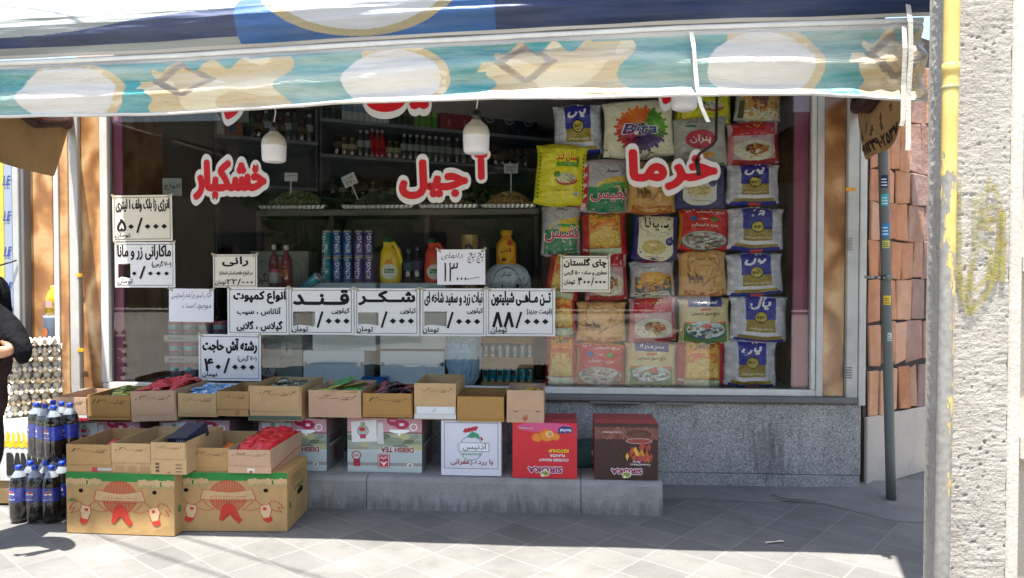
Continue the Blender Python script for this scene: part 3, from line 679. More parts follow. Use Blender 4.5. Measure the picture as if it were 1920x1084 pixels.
m = MB(); P = [(1344, 160), (1343, 262), (1336, 272), (1312, 288), (1307, 297), (1307, 300)]; m.tube([at(a, b, -.30) for a, b in P], .009, 8, lin('2a2421')); m.tube([at(1306, 298, -.30), at(1311, 329, -.30)], .014, 10, lin('1f1a18'))
tag(m.build('awning_crank', m_dark()), 'black bent crank rod hanging in front of the right lettering', 'crank rod')
# ------------------------------------------------------------------ across the street (seen mirrored in the glass)
ob = thing('opposite_house', 'brick house across the street, mirrored in the shop window', 'house', (0, -24, 0))
m = MB(); m.box(-22, 22, -.5, 0, 0, 7.5, lin('8c7a66')); m.build('wall', m_concrete('brickish', '75695a', '8a7a66', sc=1.2), ob)
for k in range(8):
    m = MB(); m.box(-14 + 3.7 * k, -12 + 3.7 * k, .001, .05, 1.2 + 0, 3.0, lin('20242a')); m.build('window', m_shiny(), ob)
def tree(x, y, h, rx, seed):
    r = random.Random(seed); t = thing('street_tree', 'leafy street tree across the road, mirrored in the shop window', 'tree', (x, y, 0), group='street trees mirrored in the glass')
    m = MB(); m.tube([(0, 0, 0), (.05, 0, h * .25), (-.04, .05, h * .5), (0, 0, h * .75)], [.16, .13, .1, .05], 8, lin('4a3a2c'))
    for k in range(6): a = k * 1.05; m.tube([(0, 0, h * .42), (rx * .5 * math.cos(a), rx * .5 * math.sin(a), h * .66)], [.06, .02], 6, lin('4a3a2c'))
    m.build('trunk', m_cloth(), t)
    m = MB()
    for k in range(2600):
        a, b_, q = r.uniform(0, 6.283), r.uniform(-1, 1), r.random() ** .4; s = math.sqrt(1 - b_ * b_)
        c = Vector((rx * q * s * math.cos(a), rx * q * s * math.sin(a), h * .66 + h * .36 * q * b_)); c += Vector((nz(*c), nz(c.y, c.z, 1), nz(c.z, c.x, 2))) * .5
        d = Vector((r.uniform(-1, 1), r.uniform(-1, 1), r.uniform(-1, 1))).normalized() * .13; e = d.orthogonal().normalized() * .08
        m.face([c - d, c + e, c + d, c - e], jit(lin('3f5a2a'), .35))
    m.build('crown', m_cloth(), t)
tree(-5.4, -12.2, 5.2, 2.1, 1); tree(-1.4, -17.5, 6.4, 2.4, 2); tree(3.2, -19, 6.0, 2.2, 3)

for k, x in enumerate((-2.32, -2.80)):
    a, b = Vector((x - 3.74, 2.0 - 2.0, 4.15)), Vector((x + 5.5, -4.95, 4.95)); m = MB(); m.tube([a.lerp(b, q / 24) + Vector((0, 0, -.5 * (q / 24) * (1 - q / 24))) for q in range(25)], .008, 6, lin('1a1a1a'))
    tag(m.build('overhead_cable', m_dark()), ('overhead cable whose shadow crosses the awning right of its left white oval', 'overhead cable whose shadow crosses the left end of the awning')[k], 'cable')

# white cars parked across the street, mirrored in the glass
def make_car(label):
    t = thing('parked_car', label, 'car', (0, 0, -.11), group='white cars mirrored in the glass'); CW = lin('cdcdca')
    st = [(-2.1, .45, .62, .80), (-1.9, .28, .86, .84), (-1.2, .24, .96, .86), (-.9, .24, .98, .86), (.9, .24, 1.0, .86), (1.6, .24, .98, .86), (2.0, .28, .9, .82), (2.15, .45, .75, .76)]
    def ring(x, z0, z1, w): return [Vector((x, y * w, z)) for y, z in ((-1, z0 + .08), (-1.0, (z0 + z1) / 2), (-.93, z1 - .06), (-.7, z1), (.7, z1), (.93, z1 - .06), (1.0, (z0 + z1) / 2), (1, z0 + .08), (.8, z0), (-.8, z0))]
    m = MB(); R_ = [ring(*q) for q in st]; n = len(R_[0]); vs = [v for r in R_ for v in r]; fs = [(k * n + i, k * n + (i + 1) % n, (k + 1) * n + (i + 1) % n, (k + 1) * n + i) for k in range(len(R_) - 1) for i in range(n)]
    m.add(vs, [f[::-1] for f in fs] + [tuple(range(n)), tuple(reversed(range(len(vs) - n, len(vs))))], CW, 0, True); m.build('body', m_shiny(), t)
    m = MB(); cab = [(-1.15, .95, .78), (-.45, 1.40, .62), (.75, 1.43, .62), (1.5, .98, .76)]; P = [[Vector((x, s * w, z)) for s in (-1, 1)] for x, z, w in cab]
    m.face([P[1][0], P[2][0], P[2][1], P[1][1]], CW); m.build('roof', m_shiny(), t)
    for nm, q in (('windscreen', [P[0][0], P[1][0], P[1][1], P[0][1]]), ('rear_window', [P[2][0], P[3][0], P[3][1], P[2][1]]), ('side_window', [P[0][0], P[3][0], P[2][0], P[1][0]]), ('side_window', [P[0][1], P[1][1], P[2][1], P[3][1]])):
        m = MB(); m.face(q, lin('14181c')); m.build(nm, m_shiny(), t)
    for x in (-1.3, 1.3):
        for y in (-.8, .8):
            m = MB(); m.lathe([(0, -.1), (.2, -.1), (.31, -.09), (.32, 0), (.31, .09), (.2, .1), (0, .1)], 20, cols=[lin('8a8a8c'), lin('141414'), lin('141414'), lin('141414'), lin('141414'), lin('8a8a8c')], M=Matrix.Translation((x, y, .32)) @ Matrix.Rotation(rad(90), 4, 'X')); m.build('wheel', m_plastic(), t)
    for y in (-.58, .58): m = MB(); m.bbox(-2.14, -2.02, y - .16, y + .16, .62, .74, lin('d8d8d8'), .02); m.build('headlight', m_shiny(), t)
    m = MB(); m.bbox(-2.16, -2.05, -.36, .36, .50, .70, lin('1a1a1c'), .01)
    for k in range(3): m.box(-2.17, -2.161, -.34, .34, .53 + k * .06, .545 + k * .06, lin('b8b8b8'))
    m.build('grille', m_shiny(), t); return t
car1 = make_car('white car parked across the street, mirrored at the right of the glass'); car1.location = (3.5, -13.4, -.11); car1.rotation_euler = (0, 0, rad(112))
# ================================================================== lettering and notices on the glass
GY = -.008
def m_tape():
    if 'tape' in MATS: return MATS['tape']
    t = NT('tape'); t.base(lin('c4bda4')); t.rough(.2, .5); tr = t.n('BsdfTransparent'); mx = t.n('MixShader'); mx.inputs[0].default_value = .45; t.l(tr.outputs[0], mx.inputs[1]); t.l(t.b.outputs[0], mx.inputs[2]); t.l(mx.outputs[0], t.out.inputs[0]); MATS['tape'] = t.m; return t.m
def quadmap(x0, y0, x1, y1, Y):
    a, b = at(x0, y1, Y), at(x1, y0, Y); return a, b.x - a.x, b.z - a.z
def digits(A, s, u0, v0, u1, v1, col, bold=.03):
    """price figures set left to right, noughts as small lozenges"""
    w = (u1 - u0) / sum({'۰': .9, '/': .9}.get(c, 1.15) for c in s); u = u0; h = v1 - v0
    for c in s:
        k = {'۰': .9, '/': .9}.get(c, 1.15) * w
        if c == '۰':
            cu, cv, q = u + k * .5, v0 + h * .36, min(k * .40, h * .24); A.poly([(cu - q, cv), (cu, cv - q * .85), (cu + q, cv), (cu, cv + q * .85)], col)
        elif c == '/': A.line([(u + k * .25, v0 - h * .08), (u + k * .78, v1)], k * .24, col)
        elif c == '۸':
            A.line([(u + k * .18, v0), (u + k * .52, v1 - h * .04)], k * .26, col); A.line([(u + k * .84, v0), (u + k * .54, v1 - h * .04)], k * .26, col)
        else: A.text(c, u + k * .06, v0, u + k * .94, v1, col, bold)
        u += k
def notice(bbox, label, rows, cream=False, hole=None, border=True, tilt=0, hand=False, Y=GY, inside=False):
    x0, y0, x1, y1 = bbox; o, w, h = quadmap(x0, y0, x1, y1, Y); m = MB(); pc = lin('d8d3c4') if cream else lin('dededd') if not hand else lin('dedee4')
    fx, fy = (lambda p: (p - x0) / (x1 - x0) * w), (lambda p: (y1 - p) / (y1 - y0) * h)
    if hole:
        a0, b1, a1, b0 = fx(hole[0]), fy(hole[1]), fx(hole[2]), fy(hole[3]); ps = [(0, 0, w, b0), (0, b1, w, h), (0, b0, a0, b1), (a1, b0, w, b1)]
        sk = .09 * (b1 - b0); ps_extra = [[(a0, b1), (a0, b1 - sk * .2), (a1, b1 - sk)], [(a0, b0), (a1, b0), (a0 + .3 * (a1 - a0), b0 + sk * 1.3)]]
    else: ps = [(0, 0, w, h)]; ps_extra = []
    for q in ps:
        if q[2] - q[0] > .001 and q[3] - q[1] > .001: m.box(q[0], q[2], -.0012, 0, q[1], q[3], pc)
    A = Art(m, plane((0, -.0012, 0), (1, 0, 0), (0, 0, 1)), .0006, .0003, n=1)
    for q in ps_extra: A.poly(q, pc)
    bc = lin('2b2b30')
    if border:
        e = .035 * w; s = .0035; L = [(e, e, w - e, e), (e, h - e, w - e, h - e), (e, e, e, h - e), (w - e, e, w - e, h - e)]
        for a, b, c, d in L: A.line([(a, b), (c, d)], s, bc); A.h -= A.dh
        A.h += A.dh
    for rw in rows:
        k, tx, ux0, uy0, ux1, uy1 = rw[:6]; bx = (fx(ux0), fy(uy1), fx(ux1), fy(uy0))
        if k == 't': A.text(tx, *bx, INK, rw[6] if len(rw) > 6 else .035)
        elif k == 'd': digits(A, tx, *bx, INK)
        elif k == 'h': A.text(tx, *bx, lin(rw[6] if len(rw) > 6 else '3d3d44'), .0, shear=.12)
        elif k == 'l': A.line([(bx[0], bx[1]), (bx[2], bx[3])], .004, INK)
    ob_ = m.build('handwritten_note' if hand else 'price_sign', m_paper(), None, o, (0, rad(tilt), 0))
    for k, (u, v, an) in enumerate(((.03, .985, 35), (.97, .985, -38)) if not inside else ()):
        tm = MB(); Mx = Matrix.Translation((u * w, -.0032 - .0008 * k, v * h)) @ Matrix.Rotation(rad(an + 10 * random.uniform(-1, 1)), 4, 'Y'); tm.box(-.022, .022, -.0003, .0003, -.008, .008, lin('b9b4a2'), M=Mx); tm.build('tape', m_tape(), ob_)
    tag(ob_, label, 'note' if hand else 'price sign', 'notices taped to the window'); return ob_
T = 'تومان'
notice((212, 366, 323, 453), 'cream price sign for one litre energy drink, topmost at the left edge of the window', [('t', 'انرژی زا بلک ولف ۱ لیتری', 218, 372, 318, 398, .03), ('d', '۵۰/۰۰۰', 219, 410, 316, 434), ('t', T, 217, 437, 245, 447, .02)], cream=True, tilt=-.4)
notice((216, 454, 328, 539), 'price sign for macaroni with its first figure cut out, below the energy drink sign', [('t', 'ماکارانی زر و مانا', 221, 459, 321, 488, .03), ('t', '(۷۰۰ گرمی)', 285, 489, 321, 502, .02), ('d', '۰/۰۰۰', 245, 500, 320, 520), ('t', T, 222, 522, 249, 534, .02)], hole=(222, 494, 245, 522), Y=GY + .002)
notice((400, 477, 482, 539), 'small cream price sign beside the two red syrup bottles', [('t', 'رانی', 417, 481, 466, 500, .05), ('t', 'در انواع طعم (سان استار)', 412, 508, 474, 518, .02), ('d', '۲۲/۰۰۰', 425, 523, 476, 533), ('t', T, 404, 525, 425, 535, .02)], cream=True)
notice((317, 541, 400, 603), 'handwritten white note hanging at the left below the macaroni sign', [('h', 'خاک شیر و تخم شربتی', 324, 546, 396, 563), ('h', 'موجود است', 343, 566, 396, 580)], border=False, hand=True, tilt=.6)
notice((427, 539, 541, 627), 'white sign listing four tinned fruits with no price', [('t', 'انواع کمپوت', 438, 545, 536, 570, .05), ('t', 'آناناس ، سیب', 445, 576, 527, 592, .035), ('t', 'گیلاس ، گلابی', 444, 601, 530, 621, .035)])
notice((543, 540, 663, 627), 'sugar lump price sign with a dark hole where its figure was cut out', [('t', 'قــنــد', 550, 543, 655, 572, .06), ('t', 'کیلویی', 622, 577, 656, 589, .03), ('d', '/۰۰۰', 592, 585, 658, 611), ('t', T, 548, 611, 578, 624, .025)], hole=(550, 584, 591, 612))
notice((665, 541, 786, 629), 'granulated sugar price sign, second of the row with cut out figures', [('t', 'شــکــر', 672, 545, 779, 573, .06), ('t', 'کیلویی', 751, 577, 780, 589, .03), ('d', '/۰۰۰', 712, 585, 779, 611), ('t', T, 669, 612, 700, 624, .025)], hole=(672, 586, 710, 610), Y=GY + .002)
notice((789, 541, 911, 630), 'price sign for yellow and white rock candy sticks with a torn hole', [('t', 'نبات زرد و سفید شاخه ای', 796, 547, 905, 574, .03), ('t', 'کیلویی', 876, 577, 906, 589, .03), ('d', '/۰۰۰', 836, 586, 903, 612), ('t', T, 793, 613, 823, 625, .025)], hole=(796, 584, 838, 612))
notice((912, 541, 1041, 630), 'tuna price sign reading 88,000 at the right end of the long row of signs', [('t', 'تــن مــاهــی شیلیتون', 921, 546, 1033, 574, .04), ('t', '(قیمت جدید)', 988, 578, 1035, 591, .025), ('d', '۸۸/۰۰۰', 922, 586, 1031, 612), ('t', T, 920, 613, 951, 626, .025)], Y=GY + .002)
notice((373, 627, 489, 713), 'noodle soup price sign reading 40,000, lowest in the window', [('t', 'رشته آش حاجت', 380, 634, 482, 663, .045), ('t', '(۷۰۰ گرمی)', 446, 665, 481, 678, .02), ('d', '۴۰/۰۰۰', 382, 672, 480, 696), ('t', T, 380, 697, 408, 707, .025)], Y=GY + .003, tilt=.3)
notice((820, 468, 910, 534), 'handwritten white note with a large 13,000 above the long row of signs', [('h', 'پچ پچ', 878, 474, 907, 494, '1f1f25'), ('h', 'دانه‌ای'.replace('\u200c', ''), 829, 474, 868, 487), ('h', '۱۳', 832, 492, 858, 528, '15151a'), ('h', '۰۰۰', 856, 520, 875, 526, '15151a'), ('l', '', 875, 520, 899, 524)], border=False, hand=True, tilt=-.3)
notice((1051, 480, 1144, 547), 'tea price sign reading 400,000 stuck in front of the rice bags', [('t', 'چای گلستان', 1057, 484, 1138, 503, .045), ('t', 'عطری و ساده ۵۰۰ گرمی', 1057, 506, 1138, 517, .03), ('d', '۴۰۰/۰۰۰', 1083, 520, 1137, 534), ('t', T, 1057, 524, 1078, 535, .025)], cream=True, Y=GY - .002)
def words(parts, label):
    m = MB(); P0 = at(parts[0][1], parts[0][4], GY)
    for (t, x0, y0, x1, y1) in parts:
        o, w, h = quadmap(x0, y0, x1, y1, GY); d = o - P0; g = .030 / h
        A = Art(m, plane((d.x, -.0003, d.z), (1, 0, 0), (0, 0, 1)), .0, .0006)
        A.text(t, .012, .012, w - .012, h - .012, lin('d0d0cd'), max(.2, .031 / h), bx=.031); A.text(t, 0, 0, w, h, REDV, min(.19, .015 / h), bx=.015)
    o_ = m.build('window_lettering', m_vinyl(), None, P0); return tag(o_, label, 'lettering', 'red words stuck on the glass')
words([('خشکبار', 362, 298, 500, 376)], 'red and white Persian word on the left of the glass above the cream signs')
words([('جیل', 748, 298, 878, 374), ('آ', 888, 283, 915, 338)], 'red and white Persian word in the middle of the glass, behind the bulb')
words([('خرما', 1178, 278, 1346, 358)], 'red and white Persian word on the right of the glass over the rice bags')
words([('ین', 684, 120, 805, 211)], 'upper red word in the middle, cut off by the awning edge')
words([('ر', 420, 140, 459, 225)], 'single red letter tail peeping out below the awning on the left')
words([('ر', 1240, 110, 1275, 197)], 'red scrap of lettering below the awning beside the right bulb')
# ================================================================== rice sacks behind the glass
NAVYS, GOLD, SILV = lin('232c8a'), lin('8f7a2e'), lin('b9bbc0')
def swirl(A, cu, cv, r, asp, col):
    for k in (1, .66, .33): A.ell(cu, cv, r * k, r * k * asp, col, 14, r0=1 - .13 / k, rings=1); A.h -= A.dh
    A.h += A.dh
def s_yal(A, latin=False):
    for k in range(6):
        for u in (.09, .91, .2, .8):
            if k % 2 == (u in (.2, .8)): swirl(A, u, .2 + k * .14, .10, .9, lin('a0a3ae'))
    A.rect(-.0, 0, 1, .10, NAVYS); A.rect(.12, .10, .88, .17, GOLD); A.text('برنج قهوه‌ای'.replace('\u200c', ''), .36, .115, .62, .155, lin('332a16'), .0)
    A.rect(.23, .50, .77, 1.0, NAVYS); A.rect(.25, .25, .76, .50, GOLD)
    if latin: A.text('Yal', .33, .76, .70, .99, lin('d8d8dc'), .03, shear=.2); A.text('White Super Basmati Rice', .27, .285, .74, .345, lin('d8d4c0'), .02)
    else: A.text('یال', .31, .70, .68, .97, lin('d8d8dc'), .05, shear=.25); A.text('برنج سفید سوپر باسماتی', .29, .28, .73, .35, lin('d8d4c0'), .02)
    A.ell(.5, .55, .125, .125, lin('15151a'), 18); A.ell(.5, .55, .108, .108, lin('b5a63e'), 18); A.text('BABY', .425, .52, .575, .585, lin('24200f'), .03)
def s_tag(A): A.rect(.40, .0, .62, .075, lin('cf4632'))
def s_nafis(A):
    A.rect(0, 0, 1, .52, lin('17734c')); A.ell(1.0, .48, .82, .27, lin('c4a434'), 20, a0=1.57, a1=3.14); A.ell(1.02, .46, .80, .22, lin('2b8a45'), 20, a0=1.57, a1=3.14)
    A.text('نفیس', .06, .27, .97, .60, lin('d8c9c9'), .07); A.text('نفیس', .09, .29, .95, .58, lin('bd2450'), .015)
    A.text('معطر', .36, .86, .64, .95, INK, .0); A.text('۱۰ کیلوگرم', .6, .06, .92, .11, lin('b9d0c0')); A.text('۴۵۰۰', .6, .13, .92, .17, lin('b9d0c0'))
def s_nafis_tall(A):
    A.rect(0, 0, .16, 1, lin('b02138')); 
    A.rect(.16, 0, 1, .47, lin('17734c')); A.ell(1.0, .44, .70, .24, lin('c4a434'), 20, a0=1.57, a1=3.14); A.ell(1.02, .42, .68, .19, lin('2b8a45'), 20, a0=1.57, a1=3.14)
    for k in range(5): A.text('سوپر', .03, .04 + k * .19, .13, .17 + k * .19, lin('d8cfcf'), .03)
    A.text('نفیس', .2, .2, .99, .46, lin('d8c9c9'), .07); A.text('نفیس', .22, .215, .97, .445, lin('bd2450'), .015); A.text('معطر', .5, .72, .78, .80, INK, 0); A.text('سفید خوش پخت', .28, .89, .82, .95, lin('bd4660')); A.text('۱۰ کیلوگرم', .66, .05, .94, .09, lin('b9d0c0'))
def s_sun(A):
    A.text('برنج ایرانی دانه بلند', .25, .90, .9, .95, lin('3a3a18')); A.rect(.40, .63, .85, .70, lin('5f8f2c')); A.rect(.80, .70, .86, .80, lin('5f8f2c')); A.text('سان لند', .40, .70, .82, .84, lin('bc2a1c'), .04)
    A.ell(.62, .42, .22, .09, lin('9c4622'), 18, a0=3.14, a1=6.28); A.rect(.40, .40, .84, .43, lin('a8522c')); A.rice(.62, .45, .20, .085, lin('b9b79c'), [lin('d6d4c0'), lin('8a8a68'), lin('4d7a34'), lin('2c3420')], 30, .16, 4); A.ell(.43, .50, .07, .05, lin('4d7a2c'), 8)
    A.rect(.76, .16, .88, .23, lin('b8b8a8')); A.line([(.78, .17), (.78, .22)], .01, INK); A.line([(.82, .17), (.82, .22)], .012, INK); A.text('محصول ایران', .4, .24, .76, .28, lin('6b6414'))
    for k in range(12): A.ell(.07, .12 + k * .065, .02, .02, lin('5e6a1c'), 6, rings=1); A.ell(.95, .12 + k * .065, .02, .02, lin('5e6a1c'), 6, rings=1)
def s_tan(A):
    A.rect(0, 0, 1, .16, lin('a2602e')); A.ell(.5, .16, .5, .14, lin('c39a5e'), 20, a0=3.14, a1=6.29); A.text('سوپر باسماتی', .24, .76, .78, .86, lin('6e5638'), .02); A.text('محصول پاکستان', .36, .65, .70, .70, lin('6e5638'))
    for s in (1, -1):
        for k in range(9): A.ell(.5 + s * (.27 + .07 * math.sin(k * .35)), .92 - k * .045, .022, .014, lin('8a6538'), 6, rings=1)
    c = lin('6a4528')
    for cx in (.24, .40):
        A.ell(cx, .42, .07, .045, c, 8, rings=1)
        for d in (-.05, -.02, .03, .06): A.line([(cx + d, .42), (cx + d * 1.2, .31)], .016, c)
        A.ell(cx - .06, .47, .03, .035, c, 6, rings=1); A.line([(cx - .07, .49), (cx - .09, .55)], .012, c)
    A.line([(.44, .24), (.62, .42), (.70, .62)], .014, lin('8a6538')); A.line([(.44, .24), (.66, .40), (.84, .46)], .014, lin('8a6538')); A.ell(.75, .28, .07, .05, lin('a9803f'), 12, r0=.85, rings=1)
def s_red(A):
    A.rect(0, .95, 1, 1, lin('d08a1c')); A.text('برنج باسمتی ۷۸۶', .12, .85, .88, .94, lin('dcd6d2'), .03)
    for cu, c in ((.27, '2b5c96'), (.68, '3f8a2c')): A.poly([(cu - .09, .74), (cu, .67), (cu + .09, .74), (cu, .81)], lin(c))
    A.rect(.44, .735, .54, .75, lin('d8d0cc')); A.text('وزن: ۱۰ کیلوگرم', .23, .56, .76, .64, lin('dcd6d2'), .03)
    A.ell(.5, .24, .47, .20, lin('4a4a44'), 22); A.rice(.5, .27, .44, .21, lin('a3a69e'), [lin('bfc2ba'), lin('84877d'), lin('b06a50'), lin('5f6457')], 46, .16, 2); A.rect(0, 0, .05, .9, lin('b9821f')); A.rect(.95, 0, 1, .9, lin('8f1a1c'))
def s_cream(A):
    A.rect(.17, .80, .83, 1.0, lin('23347c')); A.text('سرمایه', .27, .83, .74, .97, lin('d8dae0'), .02); A.rect(.40, .72, .60, .765, lin('c34a34')); A.text('برنج سوپر باسمتی', .22, .60, .78, .70, lin('38301e'), .025)
    A.rect(0, .44, 1, .48, lin('bf6238')); A.rect(0, .06, 1, .44, lin('4c7c38')); r = random.Random(3)
    for k in range(26): u = r.random(); A.line([(u, .07), (u + r.uniform(-.05, .05), r.uniform(.2, .46))], .012, lin(r.choice(['6d9a44', '35652a', '89a94c']))); A.h -= A.dh * .9
    A.ell(.5, .27, .41, .15, lin('35505c'), 22); A.rice(.5, .33, .38, .17, lin('b5c4c8'), [lin('d2dcdc'), lin('c0593a'), lin('2f4034'), lin('8fa5aa'), lin('b98068')], 34, .15, 7); A.ell(.52, .40, .1, .06, lin('c0593a'), 10)
    for k, c in enumerate(('8a3a2a', '2a4a8a', 'b04a3a')): A.ell(.34 + .2 * k, .045, .05, .03, lin(c), 10)
def s_day(A):
    A.rect(.12, .22, .88, 1.0, lin('cfcbb0')); A.ell(.5, .22, .38, .20, lin('cfcbb0'), 20, a0=3.14, a1=6.29); A.ell(.5, .77, .37, .19, lin('5a5030'), 26, r0=.965, rings=1); A.text('دایانا', .24, .64, .78, .92, lin('20201c'), .02)
    A.text('محصول پاکستان', .28, .51, .72, .56, lin('8a7a48')); A.rice(.46, .30, .26, .15, lin('bba860'), [lin('c9ba7a'), lin('a8934c')], 24, .2, 5); A.ell(.80, .42, .085, .085, lin('2a2f74'), 14); A.text('۱۰', .765, .39, .835, .45, lin('c0c4dc'), .02); A.text('محصول مرغوب', .3, .08, .7, .13, lin('4a4a5a'))
def s_cream_blue(A):
    A.rect(.14, .24, .80, 1.0, lin('c6c8c0')); A.ell(.47, .24, .33, .14, lin('c6c8c0'), 20, a0=3.14, a1=6.29); A.text('محصول پاکستان', .24, .62, .72, .68, lin('77776a')); A.rice(.46, .40, .24, .14, lin('b9ab7a'), [lin('cabf95'), lin('a2915a')], 24, .2, 6); A.ell(.72, .56, .08, .09, lin('39406e'), 14); A.text('محصول', .3, .18, .66, .23, lin('55555f'))
def s_khat(A):
    A.rect(.16, .22, .86, 1.0, lin('b08a35')); A.rect(.20, .26, .82, .98, lin('d0a020')); A.rect(.20, .55, .82, .83, lin('c4561c')); A.rect(.20, .76, .82, .86, lin('cf7a1c')); r = random.Random(5)
    A.ell(.51, .52, .31, .15, lin('c8ad52'), 18, a0=0, a1=3.15); A.rect(.20, .28, .82, .53, lin('c8ad52'))
    for k in range(60): u, v = r.uniform(.22, .78), r.uniform(.30, .60); a = r.uniform(0, 3); A.line([(u, v), (u + .06 * math.cos(a), v + .035 * math.sin(a))], .012, lin(r.choice(['e0cb7a', 'b08a30', 'cf9a38', 'd8c890']))); A.h -= A.dh * .93
    A.text('خاطره', .26, .84, .76, .98, lin('3a2a08'), .01); A.rect(.16, 0, .86, .2, lin('a9bd9c')); A.rect(.03, .14, .14, .19, lin('c9c4bc'))
def s_red_plate(A):
    A.rect(0, .66, 1, 1, lin('a81c22')); A.ell(.5, .66, .45, .28, lin('b8242a'), 22, a0=0, a1=3.15); A.text('ترب', .34, .82, .68, .94, lin('c4a428'), .04); A.text('برنج پاکستانی', .24, .67, .76, .73, lin('d0b0a8')); A.rect(0, 0, .10, .66, lin('b87878')); A.rect(.90, 0, 1, .66, lin('9c2a30'))
    A.rect(.1, .0, .9, .12, lin('8f2a2c')); A.ell(.5, .33, .40, .22, lin('c3c2ae'), 22); A.rice(.5, .33, .37, .20, lin('bdb79a'), [lin('d0ceb8'), lin('7a3c1c'), lin('a0602a'), lin('c29a3a'), lin('55702f')], 34, .14, 9); A.rice(.52, .36, .22, .12, lin('7e421e'), [lin('a05c2a'), lin('5f2c14'), lin('b88a3c')], 20, .25, 2)
def s_grey(A):
    A.text('کرنل باسماتی', .22, .86, .62, .95, lin('2a3a2c'), .01); A.rect(.2, .78, .4, .82, lin('2f6a44')); A.ell(.48, .55, .29, .175, lin('a8283c'), 24); A.text('پنران', .28, .46, .68, .64, lin('d5c8ca'), .03); A.ell(.60, .26, .13, .05, lin('c08a2c'), 12); A.rect(.0, .0, 1, .09, lin('56703c')); A.text('۲۰۲۳', .06, .26, .26, .30, lin('553a3a'))
def s_bowl(A):
    A.ell(.5, 1.02, .38, .09, lin('b02838'), 18, a0=3.14, a1=6.29); A.text('برنج باسماتی هند', .25, .80, .72, .85, lin('4a4a52')); A.rect(0, .0, 1, .58, lin('5a5c5a')); A.ell(.5, .46, .46, .25, lin('c08a2a'), 22); A.ell(.5, .46, .34, .17, lin('cfa040'), 20); A.rect(.30, .25, .70, .40, lin('a98a70')); A.ell(.5, .33, .17, .10, lin('7c3d2a'), 14); A.rice(.5, .12, .46, .12, lin('b5b7a4'), [lin('d0d0c0'), lin('8a8c74')], 24, .2, 3)
def s_pic(A):
    A.rect(.05, .07, .95, 1.0, lin('b98a3a')); A.ell(.5, .75, .42, .35, lin('c9963c'), 18); A.rice(.5, .18, .42, .18, lin('c4bf98'), [lin('d6d2b4'), lin('9a9468')], 24, .2, 4); A.ell(.5, .42, .16, .13, lin('7a3a22'), 14); A.rice(.5, .58, .2, .15, lin('6a3020'), [lin('8a3a22'), lin('3f5a24'), lin('a0642c')], 16, .25, 5); A.rect(.05, .07, .16, .5, lin('5b5a34'))
def s_bita(A):
    pet = ['c85a20', 'd0681f', 'cf7424', 'd0701c', 'c85420', 'c04a22', 'b83a24', 'b02c28', 'a62530', '6a2a50', '4a2a5a', '3a2a60', '43306a', '5a3a70', '4a7a24', '4f8f26', '5a9a28', '4a8a24', '3f7a20']
    for k in range(38):
        a = 1.2 + k * 2 * math.pi / 38; c = lin(pet[(k // 2) % 19]); R = .40 * (1 if k % 2 else .9); ca, sa = math.cos(a), math.sin(a); w = .038
        A.poly([(.53 + .08 * ca, .5 + .08 * sa), (.53 + .28 * ca - w * sa, .5 + .28 * sa + w * ca), (.53 + R * ca - w * .5 * sa, .5 + R * sa + w * .5 * ca), (.53 + R * ca + w * .5 * sa, .5 + R * sa - w * .5 * ca), (.53 + .28 * ca + w * sa, .5 + .28 * sa - w * ca)], c); A.h -= A.dh * .8
    A.ell(.53, .5, .1, .1, lin('4a2420'), 14); A.text('Bita', .26, .40, .80, .60, lin('c9c6d6'), .07, shear=.1); A.text('Bita', .28, .415, .78, .585, lin('232a7a'), .03, shear=.1); A.text('Bita means unique', .2, .33, .84, .385, lin('22223a'), .01)
def s_tansack_top(A): s_tan(A); A.rect(0, .9, 1, 1, lin('a2602e'))
KINDS = {  # base colour, printing
 'yal': ('d0d2d8', s_yal), 'yalL': ('d0d2d8', lambda A: s_yal(A, True)), 'nafis': ('a09ea6', s_nafis), 'nafisT': ('a09ea6', s_nafis_tall), 'sun': ('c9c21c', s_sun), 'tan': ('c39a5e', s_tan), 'red': ('b8161f', s_red),
 'cream': ('c4b686', s_cream), 'day': ('272a6e', s_day), 'cb': ('3a3f72', s_cream_blue), 'khat': ('a3141f', s_khat), 'plate': ('b4989a', s_red_plate), 'grey': ('a3a69c', s_grey), 'bowl': ('a8a9ae', s_bowl), 'pic': ('b9bac0', s_pic), 'bita': ('cfcbb2', s_bita)}
